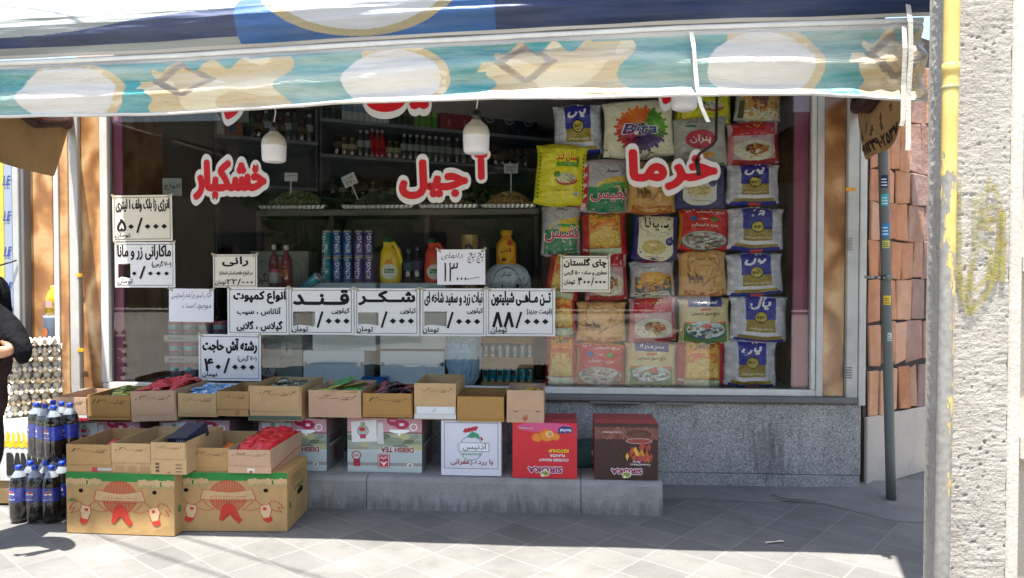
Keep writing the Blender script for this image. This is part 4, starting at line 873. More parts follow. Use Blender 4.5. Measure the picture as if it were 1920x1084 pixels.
def sack(kd, bbox, label, D=.075, Yc=.16, roll=0, seed=0, handle=None, name='rice_sack', cat='rice sack', flat=False):
    x0, y0, x1, y1 = bbox; a, b = at(x0, y1, Yc - D * .6), at(x1, y0, Yc - D * .6); Wd, H = b.x - a.x, b.z - a.z; base, fn = KINDS[kd]; base = lin(base); yal = kd in ('yal', 'yalL')
    k1 = seed * 3.7 + 1
    def pt(s, t, front, h=0):
        e = max(0, 1 - abs(s) ** 3.2) ** .5 * max(0, 1 - abs(t) ** 4.5) ** .5
        ww = 1 - .03 * (1 - t * t) - .02 * t * (1 - t * t) * 2.5 + .035 * abs(t) ** 6 + .02 * nz(t * 2.2, k1, 0) * (1 if s > 0 else -1)
        x = s * Wd / 2 * ww; z = t * H / 2 - .016 * s * s * (1 if t > 0 else -1) * abs(t) ** 3 + .012 * nz(s * 2, t * .5, k1) * abs(t) - .01 * (1 - t) * (1 - s * s) * .3
        wr = .016 * nz(s * 2.2, t * 2.6, k1) - .010 * max(0, .25 - abs(nz(s * 1.4, t * 3.2, k1 + 7))) * 4 * abs(t) + .005 * nz(s * 4, t * 5, k1 + 3) + .008 * nz(s * 3, t * 6, k1) * abs(t) ** 2
        y = -(D * e + wr * e + h) if front else D * .9 * e
        return Vector((x, y, H / 2 + z))
    m = MB()
    m.grid(lambda u, v: pt(2 * u - 1, 2 * v - 1, True), 38, 42, base); m.grid(lambda u, v: pt(1 - 2 * u, 2 * v - 1, False), 14, 14, base)
    if yal: 
        A = Art(m, lambda u, v, h=0: pt(2 * u - 1, 2 * v - 1, True, h), .0026, .00022, n=10); fn(A); A.rect(.40, .0, .62, .07, lin('c8452f'))
    else: A = Art(m, lambda u, v, h=0: pt(2 * u - 1, 2 * v - 1, True, h), .0026, .00022, n=10); fn(A)
    c = (a + b) / 2; o = m.build(name, m_sack(), None, (c.x, Yc, a.z), (0, rad(roll), 0)); tag(o, label, cat, 'rice sacks stacked behind the right of the window')
    if handle:
        hm = MB(); hw = Wd * .13; hm.ribbon([(-hw, -.01, H - .012), (-hw * .8, -.02, H + .03), (-hw * .2, -.025, H + .055), (hw * .3, -.025, H + .052), (hw * .9, -.02, H + .02), (hw, -.01, H - .012)], .022, (.2, 1, 0), lin(handle)); hm.build('handle', m_cloth(), o)
    return o
SK = [
 ('yal', (1040, 192, 1132, 292), 'white and navy rice sack at the top left, its loose flap hanging out', dict(Yc=.30)),
 ('sun', (1000, 268, 1096, 386), 'lone yellow rice sack leaning at the left end of the pile', dict(roll=3.5, Yc=.13, D=.06)),
 ('nafis', (1014, 382, 1088, 482), 'green and grey rice sack directly below the leaning yellow sack', {}),
 ('khat', (1018, 476, 1082, 563), 'red sack half hidden by the tea price sign, tilted over', dict(roll=10)),
 ('khat', (1034, 548, 1081, 630), 'narrow yellow and orange sack beside the right end of the sign row', {}),
 ('khat', (1022, 630, 1082, 724), 'yellow and orange sack lowest at the left end of the pile', {}),
 ('nafisT', (1086, 296, 1178, 400), 'tall green sack with a red lettered side band and white handle', dict(handle='b9b4ae')),
 ('khat', (1092, 396, 1178, 482), 'red sack in a gold frame right of the green and grey sack', {}),
 ('plate', (1098, 466, 1178, 566), 'red rice sack mostly covered by the tea price sign', {}),
 ('tan', (1081, 564, 1174, 643), 'tan sack with ox drawing in the second column, above a red sack', dict(handle='a8633a')),
 ('red', (1078, 642, 1171, 726), 'bright red rice sack on the bottom row, second column', {}),
 ('bita', (1133, 186, 1266, 296), 'cream packet with a many coloured flower at the top of the pile', dict(D=.045, Yc=.17, name='tissue_pack', cat='tissue pack')),
 ('tan', (1177, 300, 1268, 402), 'tan sack behind the right red lettering, orange handle on top', dict(handle='b0602c')),
 ('day', (1184, 399, 1272, 491), 'navy sack with a cream panel and large black name in an oval', {}),
 ('bowl', (1183, 487, 1268, 561), 'grey rice sack with an orange ring and small bowl', {}),
 ('plate', (1180, 556, 1270, 643), 'pink and red sack with saffron rice plate in the third column', dict(handle='a02028')),
 ('cream', (1172, 641, 1269, 727), 'cream sack with a full navy header on the bottom row', {}),
 ('sun', (1268, 150, 1372, 238), 'yellow sack at the top of the fourth column beside the bulb', dict(Yc=.2)),
 ('grey', (1265, 216, 1367, 316), 'grey green sack with a red oval name, behind the crank rod', {}),
 ('cb', (1266, 302, 1362, 394), 'blue sack with pale cream panel below the right red lettering', {}),
 ('red', (1271, 388, 1368, 473), 'bright red rice sack halfway up the fourth column', {}),
 ('tan', (1275, 468, 1366, 557), 'tan sack with ox drawing in the fourth column, below a red sack', {}),
 ('cream', (1274, 556, 1371, 646), 'cream sack in the fourth column above a red and yellow sack', {}),
 ('khat', (1268, 642, 1361, 727), 'red sack with yellow rice picture on the bottom row', {}),
 ('pic', (1379, 150, 1466, 230), 'white framed sack with orange rice bowl picture, top right', dict(Yc=.2)),
 ('plate', (1365, 224, 1464, 310), 'dark red rice sack with saffron plate near the top of the last column', {}),
 ('yal', (1364, 304, 1464, 386), 'white and navy sack highest in the last column', {}),
 ('yalL', (1364, 386, 1471, 472), 'white and navy sack with Latin lettering in the last column', {}),
 ('yal', (1365, 472, 1472, 556), 'white and navy sack below the one with Latin lettering', {}),
 ('yal', (1369, 554, 1478, 643), 'white and navy sack resting on the lowest one in the last column', dict(roll=1)),
 ('yal', (1358, 638, 1458, 727), 'white and navy sack on the bottom row at the right end', {}),
]
for i, (kd, bb, lb, kw) in enumerate(SK):
    kw = dict(kw); kw.setdefault('Yc', .15 + .012 * ((i * 7) % 3)); kw.setdefault('roll', ((i * 37) % 7 - 3) * .8); sack(kd, bb, lb, seed=i, **kw)
# ================================================================== cartons outside
KR = lin('ab8a5c'); KR2 = lin('b89a70'); KRP = lin('b8987c'); KRD = lin('a17c48'); KIN = lin('9c7c58')
STEPZ = .193
def scrib(A, t, u0, v0, u1, v1, c='5c4a38'): A.text(t, u0 + .02, v0 + .06, u1 - .04, v1 - .04, lin(c), .0, shear=.35)
def carton(bbox, Yf, L, label, col=KR, inner=None, flapx=None, note=None, note2=None, yaw=0, lower=None, z0=None, dash=True, extra=None, low=.0, group='open cartons of sweets set out in rows', flapcol=None):
    x0, y0, x1, y1 = bbox; a, b = at(x0, y1, Yf), at(x1, y0, Yf); w = b.x - a.x; h = b.z - (z0 if z0 is not None else a.z); zb = z0 if z0 is not None else a.z
    col = lin(col) if isinstance(col, str) else col; inner = inner or tuple(k * .92 for k in col); th = .0045
    t = thing('open_carton', label, 'carton', ((a.x + b.x) / 2, Yf, zb), (0, 0, rad(yaw)), group); hw = w / 2
    m = MB(); lc = col if lower is None else lin(lower)
    m.box(-hw, hw, 0, th, 0, h, col); m.box(-hw, hw, L - th, L, 0, h + r_box.uniform(-.004, .012), inner)
    m.box(-hw, -hw + th, th + .0003, L - th - .0003, 0, h + .004, inner); m.box(hw - th, hw, th + .0003, L - th - .0003, 0, h + .006, inner); m.box(-hw + th, hw - th, th, L - th, .002, .006, KIN)
    m.build('carton_body', m_card(), t)
    fh = flapx if flapx is not None else h * .78; fl = MB(); tilt = r_box.uniform(.3, 2.2); M_ = Matrix.Translation((0, -.001, h)) @ Matrix.Rotation(rad(tilt), 4, 'X'); fw = hw * r_box.uniform(.94, 1.0)
    fl.box(-fw, fw, -.005, -.001, -fh, .003, lin(flapcol) if flapcol else jit(col, .05), M=M_)
    mp = lambda u, v, hh=0: M_ @ Vector((-fw + u * 2 * fw, -.0052 - hh, -fh + v * fh)); A = Art(fl, mp, .0006, n=2)
    if note: scrib(A, note, .10, .58, .44, .88)
    if note2: scrib(A, note2, .62, .56, .93, .86)
    if note and dash: A.line([(.40, .68), (.60, .70)], .012, lin('5c4a38'))
    fl.build('front_flap', m_card(), t)
    if extra:
        e = MB(); extra(Art(e, lambda u, v, hh=0: Vector((-hw + u * w, -.0012 - hh, v * h)), .001, n=2), e, w, h); e.build('printed_label', m_gloss_card(), t)
    t['dim'] = (w, L, h); return t
r_box = random.Random(21)
# ---- printed cases standing upside down on the step
def case(bbox, Yf, L, label, col, front=None, side=None, top=None, name='printed_case', cat='case', yaw=0, z0=None, mat=None, group=None, sidecol=None):
    x0, y0, x1, y1 = bbox; a, b = at(x0, y1, Yf), at(x1, y0, Yf); w = b.x - a.x; zb = z0 if z0 is not None else a.z; h = b.z - zb; hw = w / 2
    t = thing(name, label, cat, ((a.x + b.x) / 2, Yf, zb), (0, 0, rad(yaw)), group); m = MB(); m.bbox(-hw, hw, 0, L, 0, h, col, .003); m.build('carton_body', mat or m_gloss_card(), t)
    if front: f = MB(); front(Art(f, lambda u, v, q=0: Vector((-hw + min(1, max(0, u)) * w, -.0005 - q, min(1, max(0, v)) * h)), .0, .00007, n=2)); f.build('front_print', mat or m_gloss_card(), t)
    if side: f = MB(); side(Art(f, lambda u, v, q=0: Vector((hw + .0008 + q, u * L, v * h)), .0, n=2)); f.build('side_print', mat or m_gloss_card(), t)
    if top: f = MB(); top(Art(f, lambda u, v, q=0: Vector((-hw + u * w, v * L, h + .0008 + q)), .0, n=2)); f.build('top_flap', mat or m_gloss_card(), t)
    t['dim'] = (w, L, h); return t
MAG = lin('a3234a')
def teapot(A, cu, cv, k):
    A.ell(cu - .09 * k, cv + .05 * k, .08 * k, .09 * k, MAG, 14); A.rect(cu - .13 * k, cv + .04 * k, cu - .05 * k, cv + .075 * k, lin('b98a9a')); A.ell(cu + .03 * k, cv - .01 * k, .10 * k, .09 * k, MAG, 14); A.rect(cu, cv - .04 * k, cu + .06 * k, cv + .01 * k, lin('d8c8ce'))
    A.ell(cu, cv - .12 * k, .14 * k, .06 * k, WHITE, 16, a0=3.14, a1=6.29); A.rect(cu - .13 * k, cv - .13 * k, cu + .13 * k, cv - .11 * k, WHITE); A.ell(cu + .19 * k, cv - .06 * k, .05 * k, .07 * k, WHITE, 14, r0=.75, rings=1); A.rect(cu - .015 * k, cv - .22 * k, cu + .015 * k, cv - .17 * k, WHITE)
def debsh(A, inset=True, whole=True):
    A.rect(0, .74, 1, 1, lin('b98d92')); r = random.Random(2)
    for k in range(7): u = .1 + k * .13; A.line([(u, .75), (u - .12, .99)], .012, lin('c9a3a6')); A.h -= A.dh * .9
    A.rect(0, .72, 1, .745, lin('7d4352')); A.rect(0, .36, 1, .72, lin('8f9a8c'))
    for k in range(34): A.ell(r.uniform(.04, .96), r.uniform(.46, .68), r.uniform(.05, .14), r.uniform(.03, .08), lin(r.choice(['6d7a5c', '7f8a72', '8a9a86', '5d6a50', '9aa394', 'a8a878'])), 10, rings=1); A.h -= A.dh * .93
    A.rect(0, .0, 1, .40, lin('a9b6b3')); A.rect(0, .12, 1, .18, lin('8e8a82')); A.rect(0, .38, 1, .42, lin('b4bcb6'))
    A.rect(.44, .365, .90, .47, lin('b8beb8')); A.text('DEBSH TEA', .45, .37, .89, .465, lin('8e1f2c'), .05, flip=True)
    A.ell(.84, .13, .055, .07, lin('a39a90'), 16); A.ell(.84, .13, .042, .054, lin('d0cdc8'), 16); A.ell(.84, .13, .02, .035, lin('8a8078'), 10)
    teapot(A, .70, .90, 1.0)
    if inset:
        A.poly([(.06, .55), (.40, .57), (.39, .97), (.05, .93)], lin('d2d2ce')); A.poly([(.40, .53), (.49, .52), (.48, .92), (.41, .92)], lin('c4c4c0')); A.ell(.21, .76, .08, .11, lin('7c8478'), 18); A.ell(.21, .76, .07, .095, lin('a3aaa0'), 18); A.ell(.20, .79, .045, .04, lin('b52a32'), 10); A.rect(.17, .62, .25, .70, lin('a53a52')); A.rect(.18, .84, .24, .92, lin('8c9a70'))
        A.ell(.12, .31, .065, .08, lin('8a2a3e'), 16); A.ell(.12, .31, .05, .062, lin('cfc8c4'), 16); A.text('DOS', .085, .28, .155, .34, lin('8a2a3e'), .04, flip=True); A.rect(.08, .11, .17, .24, lin('9c2a3e')); A.rect(.02, .42, .27, .46, lin('9a8f78'))
        A.rect(.41, .09, .57, .34, lin('a82238')); A.rect(.42, .10, .56, .33, lin('d0c0c4')); A.rect(.43, .11, .55, .32, lin('a82238')); A.poly([(.44, .20), (.47, .20), (.49, .17), (.51, .20), (.54, .20), (.49, .12)], lin('dcd0d2')); A.text('چای', .44, .23, .54, .30, lin('dcd0d2'), .03, flip=True)
def debside(A):
    A.rect(0, 0, 1, 1, lin('707470')); A.rect(0, .72, 1, 1, lin('846468'));
    for v, c in ((.58, '8a2a44'), (.50, '2a2c30'), (.44, 'b8b4b0')): A.rect(.15, v, .85, v + .05, lin(c))
    A.rect(.4, .12, .65, .36, lin('8a2a3e'))
DX = []
for i, (bb, lb) in enumerate([((133, 791, 262, 889), 'tea case at the left end, behind the faded open cartons'), ((300, 789, 430, 890), 'tea case second from the left, mostly hidden by open cartons'), ((486, 786, 612, 895), 'tea case with upside down lettering, right of the cartons on chicken boxes'), ((652, 785, 791, 896), 'tea case standing alone between two gaps on the step, white box picture on it')]):
    DX.append(case(bb, -.54, .34, lb, lin('a9b0ac'), debsh, debside, z0=STEPZ, name='tea_case', group='tea cases on the step'))
def rooster(A):
    A.frame(.05, .13, .95, .96, .012, lin('7a8088')); A.frame(.05, .13, .95, .96, .0, lin('7a8088'))
    A.ell(.5, .50, .20, .22, lin('5a7a78'), 26, r0=.95, rings=1)
    for k in range(4): A.poly([(.36 + k * .05, .79 + k * .02), (.42 + k * .05, .77 + k * .01), (.50 + k * .04, .84 + k * .012), (.40 + k * .06, .86 + k * .014)], lin('a82236'))
    A.poly([(.42, .70), (.52, .80), (.62, .76), (.66, .66), (.58, .70), (.52, .68)], lin('2f8a66')); A.poly([(.66, .72), (.70, .66), (.68, .63), (.655, .67)], lin('a82236')); A.rect(.27, .44, .80, .60, lin('d8dadc')); A.frame(.27, .44, .80, .60, .009, lin('5a6470')); A.rect(.27, .44, .32, .60, lin('b7bcc0'))
    A.text('آذنیس', .36, .455, .76, .59, lin('38424c'), .01); A.rect(.36, .375, .66, .41, lin('3f8a70')); A.text('AZONISS', .38, .378, .64, .407, lin('d8dadc'), .02); A.text('با رررده زعفرانی'.replace('ررر', 'رر'), .16, .19, .86, .31, lin('8a2a44'), .02)
AZ = case((827, 789, 940, 901), -.585, .36, 'white carton with a rooster emblem, standing on the step below an empty carton', lin('c9cad2'), rooster, z0=STEPZ, name='printed_case')
def siroka_logo(A, u0, u1, v0, v1):
    A.text('SIROKA', u0 - .01, v0 - .012, u1 + .01, v1 + .012, lin('d8d0d2'), .19, flip=True, bx=.016); A.text('SIROKA', u0, v0, u1, v1, lin('8a2050'), .08, flip=True); A.ell((u0 + u1) / 2, v0 - .01, .075, .055, lin('c9c79a'), 14); A.ell((u0 + u1) / 2, v0 - .01, .055, .04, lin('7a8a3c'), 12); A.ell((u0 + u1) / 2 - .035, v0 - .045, .03, .026, lin('d8d4b8'), 10)
def ketchup(A):
    A.rect(.0, .0, 1, 1, lin('c4222e')); A.ell(.5, .92, .44, .09, lin('c44a78'), 18); A.text('NON-FRIED', .73, .84, .9, .89, lin('b9b9cc'), .04, flip=True); A.poly([(.71, .81), (.93, .83), (.93, .93), (.78, .95), (.71, .91)], lin('26306a')); A.text('Non-Fried', .74, .84, .91, .90, lin('c9c9da'), .04, flip=True)
    for cu, cv, k in ((.38, .74, .085), (.53, .78, .12), (.66, .76, .075)): A.ell(cu, cv, k, k * .95, lin('c96a1c'), 18); A.ell(cu + .01, cv - .012, k * .82, k * .78, lin('d47f2a'), 16)
    A.ell(.575, .80, .06, .06, lin('d9b27c'), 14); A.ell(.58, .80, .035, .04, lin('b98a4c'), 12)
    A.text('KETCHUP', .56, .47, .87, .53, lin('d9c21f'), .06, flip=True); A.text('FLAVOR', .58, .39, .81, .44, lin('d8d0d2'), .05, flip=True); A.text('COVERED PEANUT', .41, .31, .87, .36, lin('d8d0d2'), .05, flip=True); siroka_logo(A, .24, .77, .10, .21)
    A.text('Crunchy coated peanuts', .10, .88, .33, .93, lin('d8a8b4'), .02, flip=True)
def bbq(A):
    A.rect(0, 0, 1, 1, lin('37211d')); r = random.Random(8); A.rect(0, .72, 1, .93, lin('6d4038'))
    for k in range(16): u = r.random(); A.line([(u, .72), (u + r.uniform(-.2, .2), .93)], .02, lin(r.choice(['7f5044', '5c342c', '8a5a4c']))); A.h -= A.dh * .9
    A.ell(.70, .82, .2, .07, lin('4a3028'), 16); A.rect(.60, .72, .80, .84, lin('5a3a30')); A.ell(.70, .69, .21, .05, lin('c0a09a'), 20); A.ell(.70, .69, .195, .04, lin('8a3a34'), 18)
    for k in range(30): u, v = r.gauss(.70, .10), r.uniform(.36, .66); A.poly([(u - .03, v), (u, v - .09), (u + .03, v), (u, v + .05)], lin(r.choice(['c9862c', 'd8a03c', 'b4561f', '9c3a2a', 'a83a44']))); A.h -= A.dh * .93
    A.text('Barbecue', .58, .34, .88, .43, lin('a8443c'), .03, flip=True); A.text('Covered Peanut', .56, .25, .88, .29, lin('cfc8c4'), .03, flip=True); A.text('Flavor', .6, .30, .72, .34, lin('cfc8c4'), .03, flip=True); siroka_logo(A, .26, .75, .10, .20)
    A.text('Crunchy coated peanuts', .12, .82, .42, .87, lin('c9b8b0'), .02, flip=True)
    for k in range(22): A.ell(r.random(), r.uniform(.03, .7), .008, .012, lin('6a443c'), 6, rings=1); A.h -= A.dh * .93
def lid(c1, c2): return lambda A: (A.rect(0, .01, 1, .46, lin(c1)), A.rect(.01, .5, .99, .98, lin(c2)))
SR = case((961, 794, 1082, 907), -.60, .30, 'bright red peanut case standing upside down on the step', lin('b3202c'), ketchup, z0=STEPZ, top=lid('a8283a', '9c2434'))
SB = case((1115, 795, 1234, 907), -.60, .30, 'dark brown peanut case with flames, last on the right of the step', lin('a83a36'), bbq, z0=STEPZ, top=lid('a8403c', '963a36'))
def greenp(A): A.ell(.7, .6, .16, .2, lin('a8b0ac'), 14); A.ell(.7, .6, .11, .14, lin('3a4a48'), 12); A.ell(.7, .2, .16, .18, lin('a8b0ac'), 14); A.ell(.7, .2, .11, .12, lin('3a4a48'), 12); A.text('OI', .85, .55, 1.0, .95, lin('a8b0ac'), .05)
gc = case((1080, 835, 1140, 884), -.36, .20, 'dark green carton lying tilted between the red and brown cases', lin('0f4c4c'), greenp, z0=STEPZ + .012); gc.rotation_euler = (0, rad(-8), 0)
# ---- chicken boxes on the pavement
RDC = lin('b33a2c')
def chick(A):
    A.rect(0, .86, 1, 1, lin('2f7a3c')); r = random.Random(6)
    for c in ((.16, .80), (.84, .80)):
        for k in range(9): A.ell(c[0] - .15 + k * .037, c[1] + .055 + .01 * math.sin(k * 2), .028, .045, KR2, 8, rings=1); A.h -= A.dh * .92
        A.rect(c[0] - .16, c[1] - .03, c[0] + .16, c[1] + .05, KR2)
        for k in range(16): u = c[0] - .15 + k * .02; A.line([(u, c[1] - .03), (u + .01, c[1] + r.uniform(-.01, .03))], .007, lin('4a7a3c')); A.h -= A.dh * .92
        A.rect(c[0] + .03, c[1] - .0, c[0] + .045, c[1] + .07, lin('3a6a34'))
    for cu in (.14, .82): A.ell(cu, .70, .021, .033, lin('0c0a08'), 14)
    for k in range(23):
        u = .345 + k * .0138; q = max(0, 1 - ((u - .497) / .16) ** 2) ** .5; v0, v1 = .60 - q * .27, .60 + q * .27
        A.rect(u - .0032, max(v0, .34), u + .0032, v1, RDC, 1); A.h -= A.dh
    A.h += A.dh
    A.ell(.497, .60, .16, .27, RDC, 30, r0=.97, rings=1)
    A.poly([(.26, .55), (.735, .55), (.70, .72), (.60, .68), (.50, .665), (.40, .68), (.285, .72)], KR2); A.line([(.26, .55), (.37, .515), (.50, .505), (.63, .515), (.735, .55), (.70, .72), (.60, .68), (.50, .665), (.40, .68), (.285, .72), (.26, .55)], .006, RDC)
    A.text('مرغ و جوجه ممتاز', .34, .555, .66, .625, RDC, .0, flip=True)
    for s in (1, -1):
        f = lambda u, v, s=s: (.5 + s * (u - .5), v)
        A.line([f(*q) for q in ((.72, .55), (.78, .46), (.80, .44), (.84, .46), (.87, .53))], .006, RDC); A.line([f(*q) for q in ((.88, .53), (.93, .50), (.955, .44), (.97, .40), (.92, .42), (.955, .33), (.88, .37), (.85, .40))], .006, RDC)
        A.line([f(*q) for q in ((.71, .52), (.66, .42), (.62, .38), (.69, .36), (.76, .40))], .006, RDC); A.poly([f(.77, .44), f(.85, .47), f(.87, .38), f(.85, .24), f(.80, .22), f(.77, .33)], lin('c0a680')); A.line([f(*q) for q in ((.77, .44), (.85, .47), (.87, .38), (.85, .24), (.80, .22), (.77, .33), (.77, .44))], .006, RDC)
        A.poly([f(.79, .41), f(.82, .42), f(.83, .38), f(.80, .36)], RDC); A.poly([f(.79, .23), f(.87, .26), f(.875, .19), f(.84, .155), f(.81, .18)], RDC)
    A.poly([(.44, .40), (.47, .47), (.50, .49), (.54, .46), (.57, .38), (.60, .24), (.62, .20), (.59, .14), (.555, .20), (.535, .28), (.50, .30), (.47, .24), (.45, .18), (.42, .20), (.43, .30)], RDC)
    A.text('CHIKY', .02, .52, .10, .57, lin('5a7a3c'), .02, flip=True)
def chickside(A):
    A.ell(.62, .52, .13, .07, lin('0c0a08'), 4); A.rect(.48, .46, .74, .55, lin('0c0a08'))
    for k in range(6): A.rect(.2, .70 + k * .035, .8 - .05 * (k % 3), .71 + k * .035, lin('7a6a3c'))
    A.text('CHIKY', .3, .59, .8, .66, lin('5a7a3c'), .02, flip=True); A.rect(.1, .36, .16, .46, lin('2f7a3c'))
p1 = atz(130, 1001, 0); p2 = atz(535, 999, 0)
C1 = case((123, 889, 328, 1001), p1.y, .36, 'large brown poultry carton at the left, printed upside down with two hens', KR, chick, chickside, z0=.002, name='poultry_carton', mat=m_card(), yaw=-1.5)
C2 = case((322, 888, 536, 1002), p2.y - .01, .37, 'large brown poultry carton at the right with an open hand hole in its side', KR, chick, chickside, z0=.002, name='poultry_carton', mat=m_card(), yaw=3)
# ---- upper row of open cartons
def band(c, v0, v1, txt=None):
    def f(A, e, w, h):
        A.rect(0, v0, 1, v1, lin(c))
        if txt: A.text(txt, .2, v0 + .02, .7, v1 - .01, lin('d8d0d0'), .02)
    return f
def c1x(A, e, w, h): A.rect(0, .12, 1, .28, lin('c9c2c2')); A.rect(0, .0, 1, .12, lin('a8243c'))
def printing(A, e, w, h):
    for k in range(3):
        for j in range(4): A.rect(.08 + k * .32, .05 + j * .05, .32 + k * .32, .065 + j * .05, lin('a8784a')); A.h -= A.dh
def marks(A, e, w, h):
    for j in range(3): A.rect(.14, .08 + j * .11, .24, .14 + j * .11, lin('4a3a2a')); A.rect(.70, .08 + j * .11, .88, .10 + j * .11, lin('5a4a34'))
    A.text('N', .48, .02, .54, .09, lin('b5503a'), .04)
def tapec(A, e, w, h): A.rect(.45, .02, .62, .22, lin('cfc8c0')); A.rect(.49, .02, .58, .12, lin('a0522c'))
def wlow(A, e, w, h): A.rect(.05, .16, .97, .36, lin('cdd0d0')); A.rect(.0, .02, 1, .15, lin('c4c4c2')); A.text('آذ', .42, .22, .52, .31, lin('6a9a8a'), .02)
def redmk(A, e, w, h): A.text('ترد', .42, .03, .56, .26, lin('b5482c'), .05); A.rect(.18, .34, .30, .36, lin('3a2a1c')); A.rect(.78, .34, .90, .36, lin('3a2a1c'))
UB = [((104, 746, 163, 788), 'first open carton of the upper row, with a pink and white lower edge', KRP, .74, '۲۸٫۰۰۰', 'عدد', c1x, .36, 0),
 ((165, 743, 245, 787), 'open carton of the upper row with green and yellow packets in it', KRD, .86, '۱۳', 'عدد', None, .38, 0),
 ((247, 734, 331, 789), 'tilted open carton heaped with glossy red packets', KRP, .80, '۳۰٫', '۳ عدد', None, .40, -2.5),
 ((334, 739, 407, 781), 'open carton of pale blue packets in the upper row', KR2, .88, '۱۸٫۰۰۰', 'عدد', None, .38, 0),
 ((407, 735, 468, 780), 'small open carton wedged left of the tall 39,000 carton', KR, .72, '۱۱٫۰۰۰', 'عدد', lambda A, e, w, h: A.text('ک', .55, .06, .68, .24, lin('b5482c'), .06), .36, 0),
 ((466, 725, 565, 788), 'tall open carton marked 39,000 in the upper row', KR2, .74, '۳۹٫۰۰۰', '۳ عدد', band('4a5a4c', .02, .14), .40, 0),
 ((579, 733, 677, 782), 'pinkish open carton marked 22,000 with flat yellow and green packets', KRP, .94, '۲۲٫۰۰۰', '۲ عدد', None, .36, 0),
 ((680, 739, 773, 782), 'open carton of black and red packets in the upper row', KRD, .92, '۲۰', '۳ عدد', None, .36, 0),
 ((777, 720, 855, 786), 'open carton with a white lower half, tallest at the right of the upper row', KR2, .64, '۲۰٫۰۰۰', '۳ عدد', wlow, .38, 0),
 ((857, 745, 945, 790), 'empty plain open carton second from the right of the upper row', KRD, .90, None, None, None, .34, 0),
 ((950, 733, 1020, 792), 'narrow open carton at the right end of the upper row, with red script', KRP, .62, None, None, redmk, .30, 0)]
UPB = []
def top_z(px):
    best = DX[0]; 
    for c in DX + [AZ, SR]:
        if c.location.x - c['dim'][0] / 2 - .12 < X(px, -.6) < c.location.x + c['dim'][0] / 2 + .12: return c.location.z + c['dim'][2]
    return None
for bb, lb, col, fx, n1, n2, ex, L, tl in UB:
    Yf = -.60; h = at(bb[0], bb[1], Yf).z - at(bb[0], bb[3], Yf).z
    t = carton(bb, Yf, L, lb, col, note=n1, note2=n2, flapx=h * fx, extra=ex, group='open cartons in the upper row'); t.rotation_euler.y = rad(tl); UPB.append(t)
LB = [((125, 835, 210, 888), 'faded open carton with red tubes inside, left end of the lower row', KR, .74, '۲۰', 'عدد', lambda A, e, w, h: (A.rect(.55, .05, 1.0, .16, lin('a9a49c')), A.rect(.56, .02, .68, .17, lin('b3303a'))), .40),
 ((210, 833, 283, 889), 'open carton with brown print along its foot, second of the lower row', KR2, .66, '۲۰٫', '۱ عدد', printing, .44),
 ((283, 831, 349, 891), 'open carton with a small dark blue box in it', KR2, .52, '۲۰٫۰۰۰', '۲ عدد', marks, .42),
 ((356, 841, 429, 888), 'open carton of yellow and orange sticks in the lower row', KR, .86, '۲۲٫', '۲ عدد', None, .38),
 ((428, 845, 508, 895), 'open carton packed with rows of bright red packets, right end of the lower row', KRP, .68, '۱۵٫', '۳ عدد', tapec, .46)]
LWB = []
for i, (bb, lb, col, fx, n1, n2, ex, L) in enumerate(LB):
    base = C1 if i < 3 else C2; zt = base.location.z + base['dim'][2] + .001; Yf = base.location.y + (.01 if i not in (2, 4) else -.012); h = at(bb[0], bb[1], Yf).z - zt
    LWB.append(carton(bb, Yf, L, lb, col, note=n1, note2=n2, flapx=h * fx, extra=ex, z0=zt, group='open cartons in the lower row'))
m = MB(); w, L, h = LWB[4]['dim']
Art(m, lambda u, v, q=0: Vector((w / 2 + .0008 + q, u * L, v * h)), .0, n=2).line([(.02, .08), (.98, .42)], .05, lin('b5342c')); m.build('red_tape', m_gloss_card(), LWB[4])
# ---- what lies in them
def packet_mesh(nm, w, l, th, c1, c2, mat, c3=None):
    m = MB(); r = random.Random(len(nm))
    def f(u, v):
        s, t = 2 * u - 1, 2 * v - 1; e = max(0, (1 - s * s) * (1 - abs(t) ** 3)) ** .5; return Vector((s * w / 2, t * l / 2, th * e * (1 + .35 * nz(s * 3, t * 3, len(nm))) + .002))
    cf = lambda u, v: c1 if abs(v - .5) > .42 else (c2 if abs(u - .5 + .2 * nz(v * 4, len(nm), 1)) < .18 and .2 < v < .8 else (c3 or c1))
    m.grid(f, 8, 12, cf); m.grid(lambda u, v: Vector((w / 2 * (1 - 2 * u), l / 2 * (2 * v - 1), 0)), 1, 1, c1); return m.build(nm, mat)
def fill(box, proto, n, label, cat, group, zf, rows=None, stand=0, seed=1, xr=(-.36, .36), yr=(.20, .88)):
    w, L, h = box['dim']; r = random.Random(seed); M_ = box.matrix_basis
    for k in range(n):
        if rows:
            c, ro = k % rows, k // rows; nr = max(1, (n - 1) // rows); u = xr[0] + (xr[1] - xr[0]) * (c + .5) / rows; v = yr[0] + (yr[1] - yr[0]) * ro / nr; rz = r.uniform(-.12, .12)
        else: u, v, rz = r.uniform(*xr), r.uniform(*yr), r.uniform(-3.1, 3.1)
        p = M_ @ Vector((u * w, v * L, h * zf(u, v) + (k % 5) * .004)); rot = (stand + r.uniform(-.25, .25), r.uniform(-.3, .3), rz)
        if k == 0: o = proto; o.location = p; o.rotation_euler = rot; tag(o, label, cat, group)
        else: dup(proto, p, rot)
FO = m_foil(); R1, R2 = lin('b5121f'), lin('d8505a')
fill(UPB[0], packet_mesh('sweet_packet', .07, .09, .012, lin('c4bcbc'), lin('a82838'), FO), 7, 'small white and red packet lying in the first upper carton', 'packet', 'white and red packets', lambda u, v: .55 + .2 * v, seed=2)
